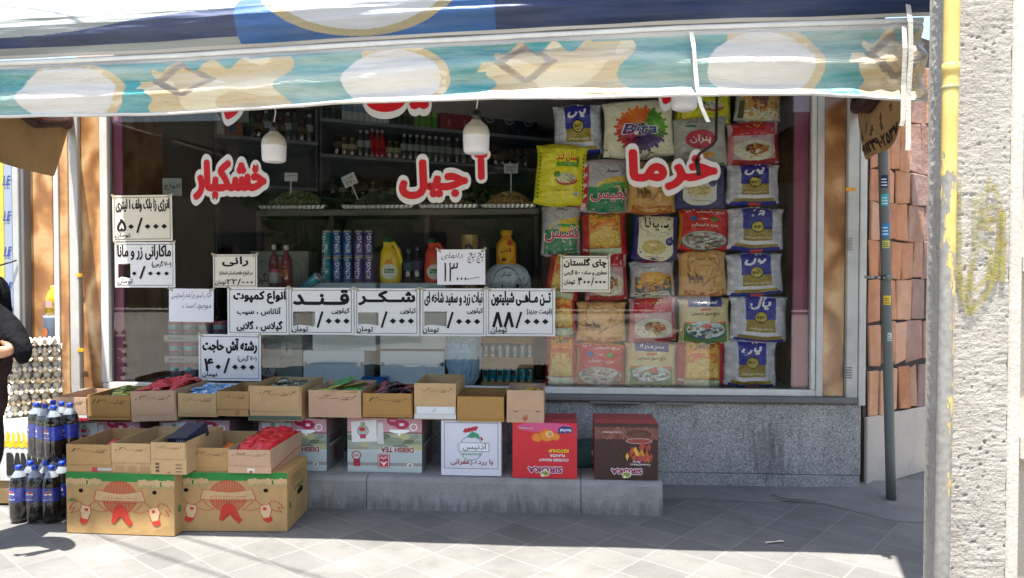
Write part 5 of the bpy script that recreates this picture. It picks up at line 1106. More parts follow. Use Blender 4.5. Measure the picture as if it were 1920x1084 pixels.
fill(UPB[1], packet_mesh('sweet_packet', .055, .085, .014, lin('8a9a2c'), lin('c9b23a'), FO, lin('3f6a34')), 22, 'green and yellow packet heaped in an upper carton', 'packet', 'green and yellow packets', lambda u, v: .72 + .22 * v, seed=3)
fill(UPB[2], packet_mesh('sweet_packet', .055, .10, .016, R1, R2, FO), 42, 'glossy red packet heaped in the tilted upper carton', 'packet', 'glossy red packets', lambda u, v: .92 + .16 * v, rows=6, seed=4)
fill(UPB[3], packet_mesh('sweet_packet', .05, .075, .014, lin('6a9ac4'), lin('c4d2e0'), FO, lin('4a86bc')), 30, 'pale blue packet heaped in an upper carton', 'packet', 'pale blue packets', lambda u, v: .82 + .12 * v, seed=5)
fill(UPB[5], packet_mesh('sweet_packet', .06, .09, .012, lin('b5ada4'), lin('3a2a26'), FO, lin('5a6a54')), 18, 'white and brown packet in the tall 39,000 carton', 'packet', 'white and brown packets', lambda u, v: .80 + .05 * v, seed=6)
fill(UPB[6], packet_mesh('sweet_packet', .13, .16, .010, lin('c9b81f'), lin('2f8a3c'), FO, lin('3f9a44')), 5, 'flat yellow and green packet lying in the pinkish carton', 'packet', 'flat yellow and green packets', lambda u, v: .92, rows=2, seed=7, xr=(-.35, .45))
fill(UPB[7], packet_mesh('sweet_packet', .06, .11, .016, lin('1c1618'), lin('a8324a'), FO, lin('2a1a1e')), 18, 'black and red packet in an upper carton', 'packet', 'black and red packets', lambda u, v: .85 + .12 * v, stand=.4, seed=8)
fill(UPB[10], packet_mesh('sweet_packet', .05, .08, .014, lin('b8992c'), lin('d0bb5a'), FO), 8, 'yellow packet in the narrow carton at the right end', 'packet', 'yellow packets', lambda u, v: .66 + .1 * v, seed=9)
fill(LWB[0], packet_mesh('sweet_tube', .045, .16, .03, R1, lin('b02a34'), FO), 4, 'red paper tube lying in the faded lower carton', 'sweet tube', 'red tubes', lambda u, v: .48 + .12 * v, rows=2, seed=10, xr=(-.1, .46), yr=(.2, .6))
fill(LWB[3], packet_mesh('sweet_stick', .03, .12, .02, lin('c9a02c'), lin('c4562c'), FO, lin('c9702c')), 10, 'yellow and orange stick lying in a lower carton', 'sweet stick', 'yellow and orange sticks', lambda u, v: .52 + .14 * v, rows=5, seed=11, xr=(-.05, .46), yr=(.15, .5))
fill(LWB[4], packet_mesh('sweet_packet', .085, .11, .01, R1, lin('c9303c'), FO), 36, 'bright red packet standing in rows in the lower right carton', 'packet', 'bright red packets standing in rows', lambda u, v: .78 + .10 * v, rows=4, stand=.55, seed=12)
w, L, h = LWB[2]['dim']; t = thing('chocolate_box', 'small dark blue box with a blue and white print inside an open carton', 'box', LWB[2].matrix_basis @ Vector((.01, .10, h * .62)), (rad(18), rad(-4), rad(-12)))
m = MB(); m.bbox(-.065, .065, 0, .17, 0, .075, lin('1c2238'), .003); m.build('box_body', m_gloss_card(), t)
m = MB(); A = Art(m, lambda u, v, q=0: Vector((-.065 + .13 * u, -.001 - q, .075 * v)), .0, n=2); A.ell(.25, .35, .14, .28, lin('b07a4a'), 10); A.ell(.5, .2, .12, .16, lin('3a8ac4'), 10)
for k in range(5): A.line([(.45 + k * .09, .35), (.5 + k * .09, .85)], .03, lin('a8aebc'))
m.build('front_print', m_gloss_card(), t)
# ================================================================== goods inside the shop
CANVAR = {}
def cyl_map(r, z0=0): return lambda a, v, h=0: Vector(((r + h) * math.sin(a), -(r + h) * math.cos(a), z0 + v))
def box_thing(name, bbox, Yf, L, label, cat, col, art=None, mat=None, group=None, yaw=0, z0=None, b=.003):
    x0, y0, x1, y1 = bbox; a, c = at(x0, y1, Yf), at(x1, y0, Yf); w = c.x - a.x; zb = a.z if z0 is None else z0; h = c.z - zb; t = thing(name, label, cat, ((a.x + c.x) / 2, Yf, zb), (0, 0, rad(yaw)), group)
    m = MB(); m.bbox(-w / 2, w / 2, 0, L, 0, h, lin(col), b); m.build('carton_body', mat or m_gloss_card(), t)
    if art: f = MB(); art(Art(f, lambda u, v, q=0: Vector((-w / 2 + w * min(1, max(0, u)), -.0008 - q, h * min(1, max(0, v)))), .0, n=2), f); f.build('front_print', mat or m_gloss_card(), t)
    t['dim'] = (w, L, h); return t
ZD = ZS + .005
def latch(A, f): 
    A.line([(.0, .62), (1, .62)], .008, lin('5f6f75'))
    for u in (.04, .96): A.rect(u - .03, .58, u + .03, .66, lin('7d8c92')); A.rect(u - .008, .56, u + .008, .68, lin('32393c'))
WC = 'd3e0e2'
a1 = box_thing('white_carton', (569, 658, 683, 735), .22, .3, 'pale white carton with latches at the lower left under the sugar signs', 'carton', WC, latch, z0=ZD)
a2 = box_thing('white_carton', (586, 531, 704, 657), .225, .3, 'pale white carton carrying the energy drink cans', 'carton', WC, None, z0=ZD + a1['dim'][2] + .001)
a3 = box_thing('white_carton', (713, 659, 834, 735), .22, .3, 'pale white carton with latches right of the dark gap', 'carton', WC, latch, z0=ZD)
a4 = box_thing('white_carton', (713, 531, 836, 657), .224, .3, 'pale white carton carrying the yellow jug', 'carton', WC, lambda A, f: A.rect(0, 0, 1, .03, lin('54403f')), z0=ZD + a3['dim'][2] + .001)
# energy drink cans
CT = a2.location.z + a2['dim'][2] + .001
def can(h, r, c, word, seam):
    m = MB(); m.lathe([(0, 0), (r * .8, 0), (r * .84, h * .02), (r, h * .05), (r, h * .93), (r * .82, h * .985), (r * .84, h), (r * .78, h), (r * .78, h * .985), (0, h * .985)], 24, cols=[lin('8a8d90')] * 3 + [lin(c)] + [lin('9a9da0')] * 5); A = Art(m, cyl_map(r), .0006, .0003, n=4)
    A2 = Art(m, lambda u, v, q=0: cyl_map(r)(-v / r, u, q), .0008, .0003)
    if word: A2.text(word, h * .16, -r * .62 + seam, h * .80, r * .30 + seam, lin('c4c9cf'), .05); A2.rect(h * .10, r * .42 + seam, h * .5, r * .52 + seam, lin('9aa4b0')); A2.rect(h * .84, -r * .4, h * .90, r * .4, lin('9aa4b0'))
    return m
ch = (at(640, 432, .27).z - CT) / 2.02
protos = {}
for row in range(2):
    for k, (px, c) in enumerate(((613, '14737f'), (632, '15508f'), (652, '15508f'), (673, '3f2a78'), (692, '3f2a78'))):
        p = at(px, 480, .27); sm = (.012, -.004, -.004, -.002, .012)[k] if not (row == 0 and k > 2) else .014
        key = (c, round(sm, 3))
        loc = (p.x, .27 + .004 * (k % 2), CT + row * (ch + .001)); rot = (0, 0, rad((-20, 0, 3, 4, 22)[k] + 5 * row))
        nm = {'14737f': 'teal', '15508f': 'blue', '3f2a78': 'purple'}[c]; lb = '%s energy drink can with upright white lettering, in the %s row on the white carton' % (nm, ('lower', 'upper')[row])
        if key not in protos: o = can(ch, .0335, c, 'KING', sm).build('drink_can', m_shiny(), None, loc, rot); tag(o, lb, 'can', 'energy drink cans'); protos[key] = o
        else: o = dup(protos[key], loc, rot, lb)
p = at(578, 527, .24); o = can(ch, .033, '1c98ad', None, 0).build('drink_can', m_shiny(), None, (p.x - .05, .22, at(578, 541, .24).z - .02), (rad(10), rad(52), 0)); tag(o, 'teal drink can lying tilted beside the red syrup bottles', 'can')
p = at(597, 527, .30); o = can(ch, .033, '15607a', 'S', 0).build('drink_can', m_shiny(), None, (p.x, .32, at(597, 545, .3).z - .02), (0, rad(14), .3)); tag(o, 'dark teal can leaning behind the tilted can', 'can')
# tea cases and syrup bottles
def grey_logo(A, f):
    A.rect(.05, .62, .2, .92, lin('a8445c')); A.ell(.125, .80, .05, .06, lin('c8b8bc'), 10); A.rect(.55, .62, .78, .9, lin('9fb0ac')); A.poly([(.62, .72), (.66, .84), (.70, .72), (.66, .66)], lin('6a4a3c')); A.rect(.0, .38, .5, .56, lin('a9b0ac')); A.ell(.25, .18, .2, .16, lin('7a2c48'), 16); A.ell(.25, .26, .16, .12, lin('c4c4c0'), 16)
    A.line([(.2, .2), (.25, .34), (.3, .2)], .02, lin('3a3a3a')); A.text('160', .16, .06, .34, .13, lin('d0c8c8'), .04)
t1 = box_thing('tea_carton', (482, 632, 566, 730), .25, .3, 'grey green carton with a red square print right of the noodle soup sign', 'carton', '7f8c88', grey_logo, z0=ZD)
t2 = box_thing('tea_carton', (484, 541, 568, 631), .255, .3, 'grey green carton under the two red syrup bottles', 'carton', '7f8c88', None, z0=ZD + t1['dim'][2] + .001)
def nlogo(A, f):
    for u in (.2, .72): A.ell(u, .45, .17, .36, lin('6f7672'), 20, r0=.9, rings=1)
    A.text('نگین', .08, .30, .32, .55, lin('4a4f4c'), .03); A.rect(.35, .88, .7, .92, lin('55554f'))
box_thing('pale_carton', (470, 471, 578, 560), .62, .2, 'pale carton with round emblems behind the red syrup bottles', 'carton', '8a8f88', nlogo)
def lathe_bottle(name, h, r, body, cap, neck=None, label=None, lw=(.35, .6), mat=None, parent=None, loc=None, capname='cap'):
    neck = neck or body; m = MB(); m.lathe([(0, 0), (r * .9, 0), (r, h * .04), (r, h * .55), (r * .9, h * .66), (r * .42, h * .80), (r * .36, h * .9)], 20, cols=[body] * 4 + [neck] * 2)
    if label: m.lathe([(r + .0008, h * lw[0]), (r + .0008, h * lw[1])], 20, col=label)
    m.lathe([(r * .44, h * .89), (r * .46, h * .9), (r * .46, h), (0, h)], 14, col=cap); return m
SB_ = at(515, 540, .30); ST = t2.location.z + t2['dim'][2] + .001; sh = at(515, 459, .3).z - ST
m = lathe_bottle('b', sh, .037, lin('6a1420'), lin('c4c4c4'), label=lin('b8bcc0'), lw=(.12, .42)); m.lathe([(.0385, sh * .36), (.0385, sh * .43)], 20, col=lin('c44a74')); tag(m.build('syrup_bottle', m_shiny(), None, (X(514, .30), .30, ST)), 'red syrup bottle with white cap and a white and pink label', 'bottle')
m = lathe_bottle('b', sh * .99, .041, lin('7a1522'), lin('c4c4c4')); A = Art(m, cyl_map(.0415), .0004, n=4); A.ell(0, sh * .38, .6, sh * .13, lin('a8532c'), 14); A.rect(-.5, sh * .42, .5, sh * .47, lin('2a1a14')); A.line([(-.6, sh * .30), (0, sh * .24), (.6, sh * .30)], .006, lin('c09a3c')); tag(m.build('syrup_bottle', m_shiny(), None, (X(537, .29), .29, ST)), 'red syrup bottle with an orange flame label and white cap', 'bottle')
# jugs, tin, oil, sugar
JT = a4.location.z + a4['dim'][2] + .001
def jug(px0, px1, ytop, c, word, label, Y=.29):
    a, b = X(px0, Y), X(px1, Y); w = b - a; h = at(px0, ytop, Y).z - JT; m = MB()
    def f(u, v):
        an = u * 2 * math.pi; prof = [(0, .86), (.06, .98), (.35, 1.0), (.58, .93), (.76, .72), (.86, .42), (.93, .36), (1, .36)]
        k = prof[-1][1]
        for (z0, r0), (z1, r1) in zip(prof[:-1], prof[1:]):
            if v <= z1: k = r0 + (r1 - r0) * (v - z0) / (z1 - z0); break
        sx = -.18 * w * max(0, v - .55) * 2.2; return Vector((sx + w / 2 * k * math.cos(an), w * .3 * k * math.sin(an), h * .92 * v))
    m.grid(f, 24, 20, lin(c)); t = thing('detergent_jug', label, 'jug', ((a + b) / 2, Y, JT)); m.build('jug_body', m_plastic(), t)
    m = MB(); m.tube([(-w * .10, 0, h * .86), (w * .14, 0, h * .88), (w * .36, 0, h * .72), (w * .46, 0, h * .5), (w * .40, 0, h * .34)], [w * .08, w * .1, w * .1, w * .1, w * .09], 10, lin(c)); m.build('handle', m_plastic(), t)
    m = MB(); m.lathe([(w * .2, h * .9), (w * .2, h * 1.0), (0, h * 1.02)], 14, (-w * .18, 0, 0), lin('1f5a34')); m.build('cap', m_plastic(), t)
    m = MB(); g = lambda u, v, q=0: Vector((u * w, -w * .3 * (max(.05, 1 - (u * 2) ** 2)) ** .5 - .004 - q, v * h)); A = Art(m, g, .0, n=4); A.ell(0, .25, .36, .17, lin('c4c8bc'), 18); A.poly([(-.2, .42), (-.05, .38), (.05, .44), (.2, .40), (.1, .48), (.14, .55), (0, .5), (-.12, .54)], lin('3a3014' if c[0] != 'd' else 'c47a2c')); A.rect(-.22, .22, .22, .31, lin('2a5a34')); A.text(word, -.19, .23, .19, .30, lin('b8c4b0'), .04); m.build('label_print', m_paper(), t)
jug(712, 753, 446, 'd0b416', 'Mariss', 'yellow plastic jug with a green cap on the white carton')
jug(796, 838, 448, 'd2401f', 'Mariss', 'orange plastic jug partly hidden by the handwritten 13,000 note')
for k, px in enumerate((766, 783)):
    m = lathe_bottle('b', .24 + .02 * k, .042, lin('1a1d20'), lin('3a4a52'), label=lin(('2a4a56', '3a3048')[k])); tag(m.build('dark_bottle', m_shiny(), None, (X(px, .34), .34, JT)), ('dark bottle next to the yellow jug', 'dark bottle next to the orange jug')[k], 'bottle')
m = MB(); r_ = .060; p = at(881, 545, .36); hh = at(881, 441, .36).z - p.z; m.lathe([(0, 0), (r_, 0), (r_ * 1.03, .006), (r_, .012), (r_, hh - .05), (r_ * 1.04, hh - .045), (r_, hh - .035), (r_, hh - .008), (r_ * 1.04, hh), (r_ * .95, hh), (0, hh - .006)], 24, col=lin('a8893c')); A = Art(m, cyl_map(r_), .0006, n=4); A.ell(0, hh - .10, .55, .035, lin('3a2448'), 16); A.text('طلا', -.3, hh - .115, .3, hh - .085, lin('c0b48a'), .03)
tag(m.build('gold_tin', m_shiny(), None, (p.x, .36, p.z)), 'gold tin with a dark oval label behind the handwritten 13,000 note', 'tin')
box_thing('crate', (858, 546, 905, 735), .30, .25, 'plain dark crate under the gold tin', 'crate', '3a342e', None, m_card(), z0=ZD)
# trays of teal cans
def can_tray(zb, label):
    a, b = X(902, .2), X(1000, .2); w = b - a; t = thing('can_tray', label, 'tray of cans', ((a + b) / 2, .2, zb), group='trays of small teal cans'); m = MB(); m.box(-w / 2, w / 2, 0, .2, 0, .012, lin('a08458')); m.box(-w / 2, w / 2, 0, .003, .0125, .035, lin('a08458')); m.build('tray_base', m_card(), t)
    m = MB(); m.box(-w / 2, w / 2, -.001, .2, .131, .17, lin('a08458')); m.build('tray_lid', m_card(), t)
    for k in range(7):
        for j in range(2):
            c = MB(); r_ = w / 14.6; c.lathe([(0, 0), (r_ * .9, 0), (r_, .006), (r_, .105), (r_ * .85, .113), (0, .113)], 14, cols=[lin('8a8d90'), lin('8a8d90'), lin(('0f7f8c', '148a94', '0d6f86')[(k * 5) % 3]), lin('8a8d90'), lin('8a8d90')]); A = Art(c, cyl_map(r_), .0006, n=3); A.rect(-.6, .062, .6, .095, lin(('33302c', '1a5a66')[k % 2])); A.ell(0, .03, .5, .012, lin('b09a4c'), 8); c.build('can', m_shiny(), t, (-w / 2 + (k + .5) * w / 7, .02 + r_ + j * 2.05 * r_, .0125))
    return t
can_tray(ZD, 'lower cardboard tray of teal cans at the foot of the window'); can_tray(ZD + .171, 'upper cardboard tray of teal cans under the sugar bag')
# plastic bags
def lumpy(bbox, Y, label, name, cat, col, D=.10, art=None, seed=0, z0=None, mat=None, jag=1.0):
    a, b = at(bbox[0], bbox[3], Y), at(bbox[2], bbox[1], Y); w, z_ = b.x - a.x, a.z if z0 is None else z0; h = b.z - z_; m = MB()
    def f(u, v, hh=0):
        an = u * 2 * math.pi; e = (max(0, 1 - abs(2 * v - 1) ** 4)) ** .5; k = 1 + jag * (.10 * nz(math.cos(an) * 2, math.sin(an) * 2, v * 4 + seed) + .09 * nz(math.cos(an) * 7, math.sin(an) * 7, v * 14 + seed) + .04 * nz(math.cos(an) * 15, math.sin(an) * 15, v * 30 + seed)); return Vector(((w / 2 + hh) * k * math.cos(an) * (.12 + .88 * e), (D + hh) * k * math.sin(an) * (.12 + .88 * e), h * v))
    m.grid(f, 64, 64, col, sm=False)
    if art: art(Art(m, lambda u, v, q=0: f(.75 + .28 * (u - .5), v, .004 + q), .0, n=6))
    o = m.build(name, mat or m_bag(), None, ((a.x + b.x) / 2, Y + D * .2, z_)); return tag(o, label, cat)
def sug(A): A.ell(.5, .64, .44, .30, lin('28408a'), 26, r0=.95, rings=1); A.text('گنجنامه', .16, .55, .84, .72, lin('28408a'), .04); A.text('شکر', .38, .80, .62, .88, lin('3f6aa0'), .02)
lumpy((908, 492, 994, 632), .29, 'clear plastic sugar bag with a blue ring print above the tuna sign', 'sugar_bag', 'bag', lin('c0ccd2'), .10, sug, 3, z0=ZD + .343)
lumpy((836, 560, 901, 735), .16, 'pale blue crinkled plastic sack standing at the foot of the window', 'crinkled_sack', 'sack', lin('a4c4d6'), .09, None, 8, z0=ZD, jag=1.2)
SGT = at(950, 499, .29).z
m = MB(); w = X(970, .28) - X(929, .28); h = at(950, 432, .28).z - SGT
def oil(u, v):
    an = u * 6.2832; k = 1 if v < .62 else (1 - (v - .62) / .16 * .5 if v < .78 else .5); c, s_ = math.cos(an), math.sin(an); q = (abs(c) ** 4 + abs(s_) ** 4) ** -.25; return Vector((w / 2 * k * c * q * .92, .035 * k * s_ * q, h * v))
t = thing('oil_bottle', 'yellow oil bottle standing on top of the sugar bag', 'bottle', (X(949, .28), .30, SGT)); m.grid(oil, 32, 20, lin('b8780f')); m.face([oil(k / 16, 1) for k in range(16)], lin('b8780f')); m.build('bottle_body', m_shiny(), t)
m = MB(); m.lathe([(w * .27, h * .86), (w * .28, h), (0, h)], 18, col=lin('c79a1c')); m.build('cap', m_plastic(), t)
m = MB(); A = Art(m, lambda u, v, q=0: Vector((u * w, -.037 - q, v * h)), .0, n=2); A.ell(0, .40, .36, .34, lin('c9991c'), 18); A.ell(.18, .64, .14, .08, lin('a8301c'), 10); A.text('لادن', -.24, .36, .24, .52, lin('8a2a3c'), .06); A.ell(-.1, .18, .12, .06, lin('5a3a1c'), 10); m.build('label_print', m_paper(), t)
# shrink wrapped cups at the left
for i, (y0, y1) in enumerate(((673, 722), (641, 673), (606, 641))):
    zt = [ZD, ZD + .150, ZD + .300][i]; a, b = X(307, .18), X(418, .18); w = b - a; t = thing('cup_carton', ('bottom', 'middle', 'top')[i] + ' carton of pink and blue cups stacked left of the noodle soup sign', 'carton of cups', ((a + b) / 2, .18, zt), (0, 0, rad(1.5 * (i - 1))))
    m = MB(); m.box(-w / 2, w / 2, 0, .25, 0, .004, lin('a8a8a4')); m.box(-w / 2, w / 2, -.002, .002, .0045, .048, lin('b4b4b0')); m.box(w / 2 - .003, w / 2, .003, .25, .0045, .048, lin('a8a8a4')); A = Art(m, lambda u, v, q=0: Vector((-w / 2 + w * u, -.0025 - q, .05 * v)), .0, n=2); A.text('Three Stars', .06, .35, .34, .7, lin('8a8a94'), .02); m.build('tray_base', m_card(), t)
    for k in range(4):
        c = MB(); r_ = w / 8.5; c.lathe([(0, 0), (r_ * .9, 0), (r_, .07), (r_ * 1.03, .085), (r_ * 1.03, .095), (r_, .098), (0, .098)], 18, cols=[lin('8fa4b8')] * 2 + [lin('b8627a')] + [lin('b06a7c')] * 3); A = Art(c, cyl_map(r_ * .97), .003, n=3); A.ell(0, .052, .55, .018, lin('7ac0c4'), 10); A.rect(-.8, .022, .8, .034, lin('b04a6c')); c.build('cup', m_plastic(), t, (-w / 2 + (k + .5) * w / 4, .012 + r_, .049))
box_thing('yellow_carton', (343, 596, 394, 610), .22, .12, 'flat yellow carton on the stack of pink and blue cups', 'carton', 'c09a5a', None, z0=ZD + .452)
box_thing('blue_tub', (676, 707, 725, 725), .10, .10, 'small bright blue tub lying at the foot of the white cartons', 'tub', '155a9a', None, m_shiny(), z0=ZD, b=.012)
o, w, h = quadmap(305, 334, 341, 368, .03); m = MB(); m.box(0, w, -.001, 0, 0, h, lin('8d9492')); A = Art(m, plane((0, -.0012, 0), (1, 0, 0), (0, 0, 1)), .0005); A.text('انواع', w * .1, h * .35, w * .9, h * .7, lin('2a2a2a'), .03); tag(m.build('price_sign', m_paper(), None, o), 'small dim notice inside the glass above the energy drink sign', 'price sign')
# ------------------------------------------------------------------ nut counter
CY = .78; czt = at(800, 391, CY).z
nc = thing('nut_counter', 'long dark metal counter carrying trays of nuts inside the shop', 'counter', (X(800, CY), CY, 0)); ox = X(800, CY)
m = MB(); m.bbox(X(480, CY) - ox, X(1012, CY) - ox, 0, .5, czt - .055, czt, lin('5c5a55'), .006); m.build('counter_top', m_metal(), nc)
for px in (484, 620, 800, 1005): m = MB(); m.bbox(X(px, CY) - ox - .02, X(px, CY) - ox + .02, .02, .46, 0.05, czt - .056, lin('3a3530'), .003); m.build('leg', m_dark(), nc)
m = MB(); m.box(X(490, CY) - ox, X(1000, CY) - ox, .30, .31, .4, czt - .06, lin('2b2724')); m.build('back_panel', m_dark(), nc)
def tray(px0, px1, py, cols, label, nut, hgt, seed):
    a, b = X(px0, CY), X(px1, CY); w = b - a; zt = czt + .001; t = thing('foil_tray', label, 'tray', ((a + b) / 2, CY + .03, zt)); m = MB(); n = max(12, int(w / .018)); L = .3
    def edge(x0, y0, x1, y1, k, tot):
        s = .006 if k % 2 else -.002; return s
    P = [(-w / 2 + w * k / n, 0) for k in range(n)] + [(w / 2, L * k / n) for k in range(n)] + [(w / 2 - w * k / n, L) for k in range(n)] + [(-w / 2, L - L * k / n) for k in range(n)]
    N = len(P)
    for k in range(N):
        (x0, y0), (x1, y1) = P[k], P[(k + 1) % N]; o0, o1 = (1.0, 1.03) if k % 2 else (1.03, 1.0); c = lin('b9b9b6') if k % 2 else lin('77777a'); m.face([(x0 * .96, L / 2 + (y0 - L / 2) * .96, 0), (x1 * .96, L / 2 + (y1 - L / 2) * .96, 0), (x1 * o1, L / 2 + (y1 - L / 2) * o1, .032), (x0 * o0, L / 2 + (y0 - L / 2) * o0, .032)], c)
    m.face([(x * .96, L / 2 + (y - L / 2) * .96, 0) for x, y in P], lin('8a8a88')); m.build('tray_rim', m_metal(), t)
    r = random.Random(seed); m = MB(); m.grid(lambda u, v: Vector((w * .94 * (u - .5), L * (.03 + .94 * v), .02 + hgt * max(0, 1 - (2 * u - 1) ** 2) * max(0, 1 - (2 * v - 1) ** 2))), 16, 12, lin(cols[0]))
    for k in range(420):
        u, v = r.uniform(.04, .96), r.uniform(.04, .9); z = .02 + hgt * max(0, 1 - (2 * u - 1) ** 2) * max(0, 1 - (2 * v - 1) ** 2); c = Vector((w * .94 * (u - .5), L * (.03 + .94 * v), z + .004)); d = Vector((r.uniform(-1, 1), r.uniform(-1, 1), r.uniform(-.4, .9))).normalized(); e = d.orthogonal().normalized(); k_ = r.uniform(.006, .013) * nut; cc = jit(lin(r.choice(cols)), .2); f_ = d.cross(e)
        V = [c + d * k_ * 1.5, c - d * k_ * 1.5, c + e * k_, c - e * k_, c + f_ * k_, c - f_ * k_]; m.add(V, [(0, 2, 4), (0, 4, 3), (0, 3, 5), (0, 5, 2), (1, 4, 2), (1, 3, 4), (1, 5, 3), (1, 2, 5)], cc)
    kind(m.build('nut_heap', m_plastic(), t), 'stuff'); return t
tray(484, 606, 390, ['4c5a34', '5f6c3c', '3c4a2a', '7a7a4a', '2f3a24'], 'foil tray heaped with dull green dried goods at the left', 1.3, .14, 1)
tray(640, 772, 390, ['3a3a3a', '2c2c2c', '4a4742', '35332f'], 'foil tray heaped with black seeds below the middle red lettering', .8, .13, 2)
tray(786, 896, 390, ['6a4a2c', '8a5a34', '54381f', '9a6a3c'], 'foil tray of dark brown nuts right of the black seeds', 1.1, .06, 3)
tray(902, 1004, 390, ['a07a44', 'b48c52', '8a6636', 'c29c62'], 'foil tray heaped with light brown nuts beside the yellow rice sack', 1.1, .115, 4)
def flag(bbox, py_foot, rot, label, t1, t2):
    a, b = at(bbox[0], bbox[3], CY + .12), at(bbox[2], bbox[1], CY + .12); w, h = b.x - a.x, b.z - a.z; zf = czt + .03; L = a.z - zf; m = MB(); m.box(-.006, .006, -.002, .002, 0, L, lin('b0b4ae')); m.box(-w / 2, w / 2, -.003, .003, L, L + h, lin('bcc0ba')); A = Art(m, lambda u, v, q=0: Vector((-w / 2 + w * u, -.0035 - q, L + h * v)), .0, n=1); A.text(t1, .15, .55, .85, .9, INK, .01); A.text(t2, .2, .12, .8, .45, INK, .02)
    tag(m.build('price_flag', m_plastic(), None, ((a.x + b.x) / 2, CY + .12, zf), (0, rad(rot), 0)), label, 'price flag')
flag((945, 307, 971, 325), 358, 0, 'white price flag on a stem stuck in the light brown nuts', 'تخمه', '۲۵۰'); flag((664, 322, 690, 344), 350, -24, 'tilted white price flag stuck in the black seeds', 'آفتاب', '۲۲۰'); flag((532, 324, 556, 340), 365, 2, 'pale price flag on a stem stuck in the green dried goods', 'سبزی', '')
# ------------------------------------------------------------------ wall shelves
SD = Vector((math.sin(rad(60)), math.cos(rad(60)), 0)); SN = Vector((SD.y, -SD.x, 0))
SP = Vector((X(600, 1.75), 1.75, 0))
def on_shelf(px, base=SP):
    d = ray(px, 540); den = SD.x * d.y - SD.y * d.x; q = CAM - base; s = (q.x * d.y - q.y * d.x) / den; return s
def shelf_z(px, py, base=SP):
    p = base + SD * on_shelf(px, base); d = ray(px, py); t = (p.x - CAM.x) / d.x if abs(d.x) > .02 else (p.y - CAM.y) / d.y; t = (p - CAM).to_2d().length / d.to_2d().length; return HC + d.z * t
def unit(base, px0, px1, boards, label, depth=.32):
    s0, s1 = on_shelf(px0, base), on_shelf(px1, base); ang = math.atan2(SD.y, SD.x); t = thing('wall_shelf', label, 'shelf', base, (0, 0, ang)); 
    m = MB(); m.box(s0, s1, depth, depth + .02, .05, 2.9, lin('2a3138')); m.build('back_panel', m_dark(), t)
    for z in boards: m = MB(); m.bbox(s0, s1, 0, depth - .001, z - .032, z, lin('70797f'), .003); m.build('shelf_board', m_paint(), t)
    for s in (s0, s1 - .02): m = MB(); m.box(s, s + .02, .02, depth - .001, .05, 2.9, lin('4a5056')); m.build('upright', m_dark(), t)
    return t
zA, zB, zC = shelf_z(700, 229), shelf_z(700, 294), shelf_z(905, 198); zE = zB - .40
unit(SP, 602, 1050, [zA, zB, zC, zE, zE - .4], 'long grey shelves of bottles along the back of the shop')
SP2 = SP - SD * .03 + SN * -.0; zD = shelf_z(510, 259, SP2)
unit(SP2, 405, 598, [zD, zD - .42, zD + .45], 'shorter grey shelves left of the long ones, at the back of the shop')
ang = math.atan2(SD.y, SD.x)
def put(proto, px, z, off=.06, base=SP, label=None):
    p = base + SD * on_shelf(px, base) - SN * off; p.z = z + .001; return dup(proto, p, (0, 0, ang), label)
def bottle_kind(name, h, r, body, cap, label, lb, cat='bottle', group='bottles on the shop shelves', n=None):
    o = lathe_bottle(name, h, r, lin(body), lin(cap), label=lin(label) if label else None).build(name, m_shiny(), None); tag(o, lb, cat, group); return o
BK = {'w': bottle_kind('white_bottle', .235, .036, '9aa2a4', '2a4a8a', '6a7f9c', 'white bottle with a blue cap on the upper shelf'), 'g': bottle_kind('green_bottle', .30, .036, '4c7a1f', '3f6a2a', '6a9a3c', 'bright green bottle on the upper shelf'), 'd': bottle_kind('dark_green_bottle', .27, .036, '20332a', '2a2a2a', '3c4a3c', 'dark green bottle on the upper shelf'),
      'r': bottle_kind('sauce_bottle', .27, .033, '8a1a1c', 'b0a8a8', 'b0281f', 'red sauce bottle with a pointed white cap on the middle shelf'), 'j': bottle_kind('jar', .17, .045, '5a4a34', '8a7a3c', '9a9a7c', 'short jar with a pale label on the middle shelf', 'jar'), 'c': bottle_kind('clear_bottle', .25, .038, '3c4442', 'a8acac', '8a928e', 'clear bottle with a grey label on the middle shelf'), 'k': bottle_kind('dark_jar', .2, .05, '2c2320', '5a2a20', '5f4a34', 'dark jar on the lower shelf', 'jar')}
rows = [(zA, [(618 + 11 * k, 'd') for k in range(3)] + [(648 + 11.5 * k, 'w') for k in range(8)] + [(742 + 11 * k, 'd') for k in range(4)] + [(786 + 11 * k, 'g') for k in range(4)]),
        (zB, [(636, 'k'), (650, 'j'), (665, 'j'), (680, 'c'), (692, 'c'), (702, 'r'), (712, 'r'), (721, 'r'), (735, 'j'), (748, 'j')] + [(762 + 12 * k, 'c') for k in range(8)] + [(862 + 13 * k, 'c') for k in range(5)] + [(935 + 14 * k, 'k') for k in range(5)]),
        (zE, [(628 + 19 * k, 'kjk'[k % 3]) for k in range(17)])]
used = set()
for z, L in rows:
    for px, kd in L:
        if kd in used: put(BK[kd], px, z)
        else:
            p = SP + SD * on_shelf(px) - SN * .06; p.z = z + .001; BK[kd].location = p; BK[kd].rotation_euler = (0, 0, ang); used.add(kd)
def shelf_case(px0, px1, z, h, col, art, label, base=SP, group=None, off=.02, name='shelf_case'):
    s0, s1 = on_shelf(px0, base), on_shelf(px1, base); w = s1 - s0; p = base + SD * (s0 + w / 2) - SN * off; t = thing(name, label, 'case', (p.x, p.y, z + .001), (0, 0, ang), group); m = MB(); m.bbox(-w / 2, w / 2, 0, .22, 0, h, lin(col), .003); m.build('carton_body', m_gloss_card(), t)
    if art: f = MB(); art(Art(f, lambda u, v, q=0: Vector((-w / 2 + w * u, -.001 - q, h * v)), .0, n=1)); f.build('front_print', m_gloss_card(), t)
    return t
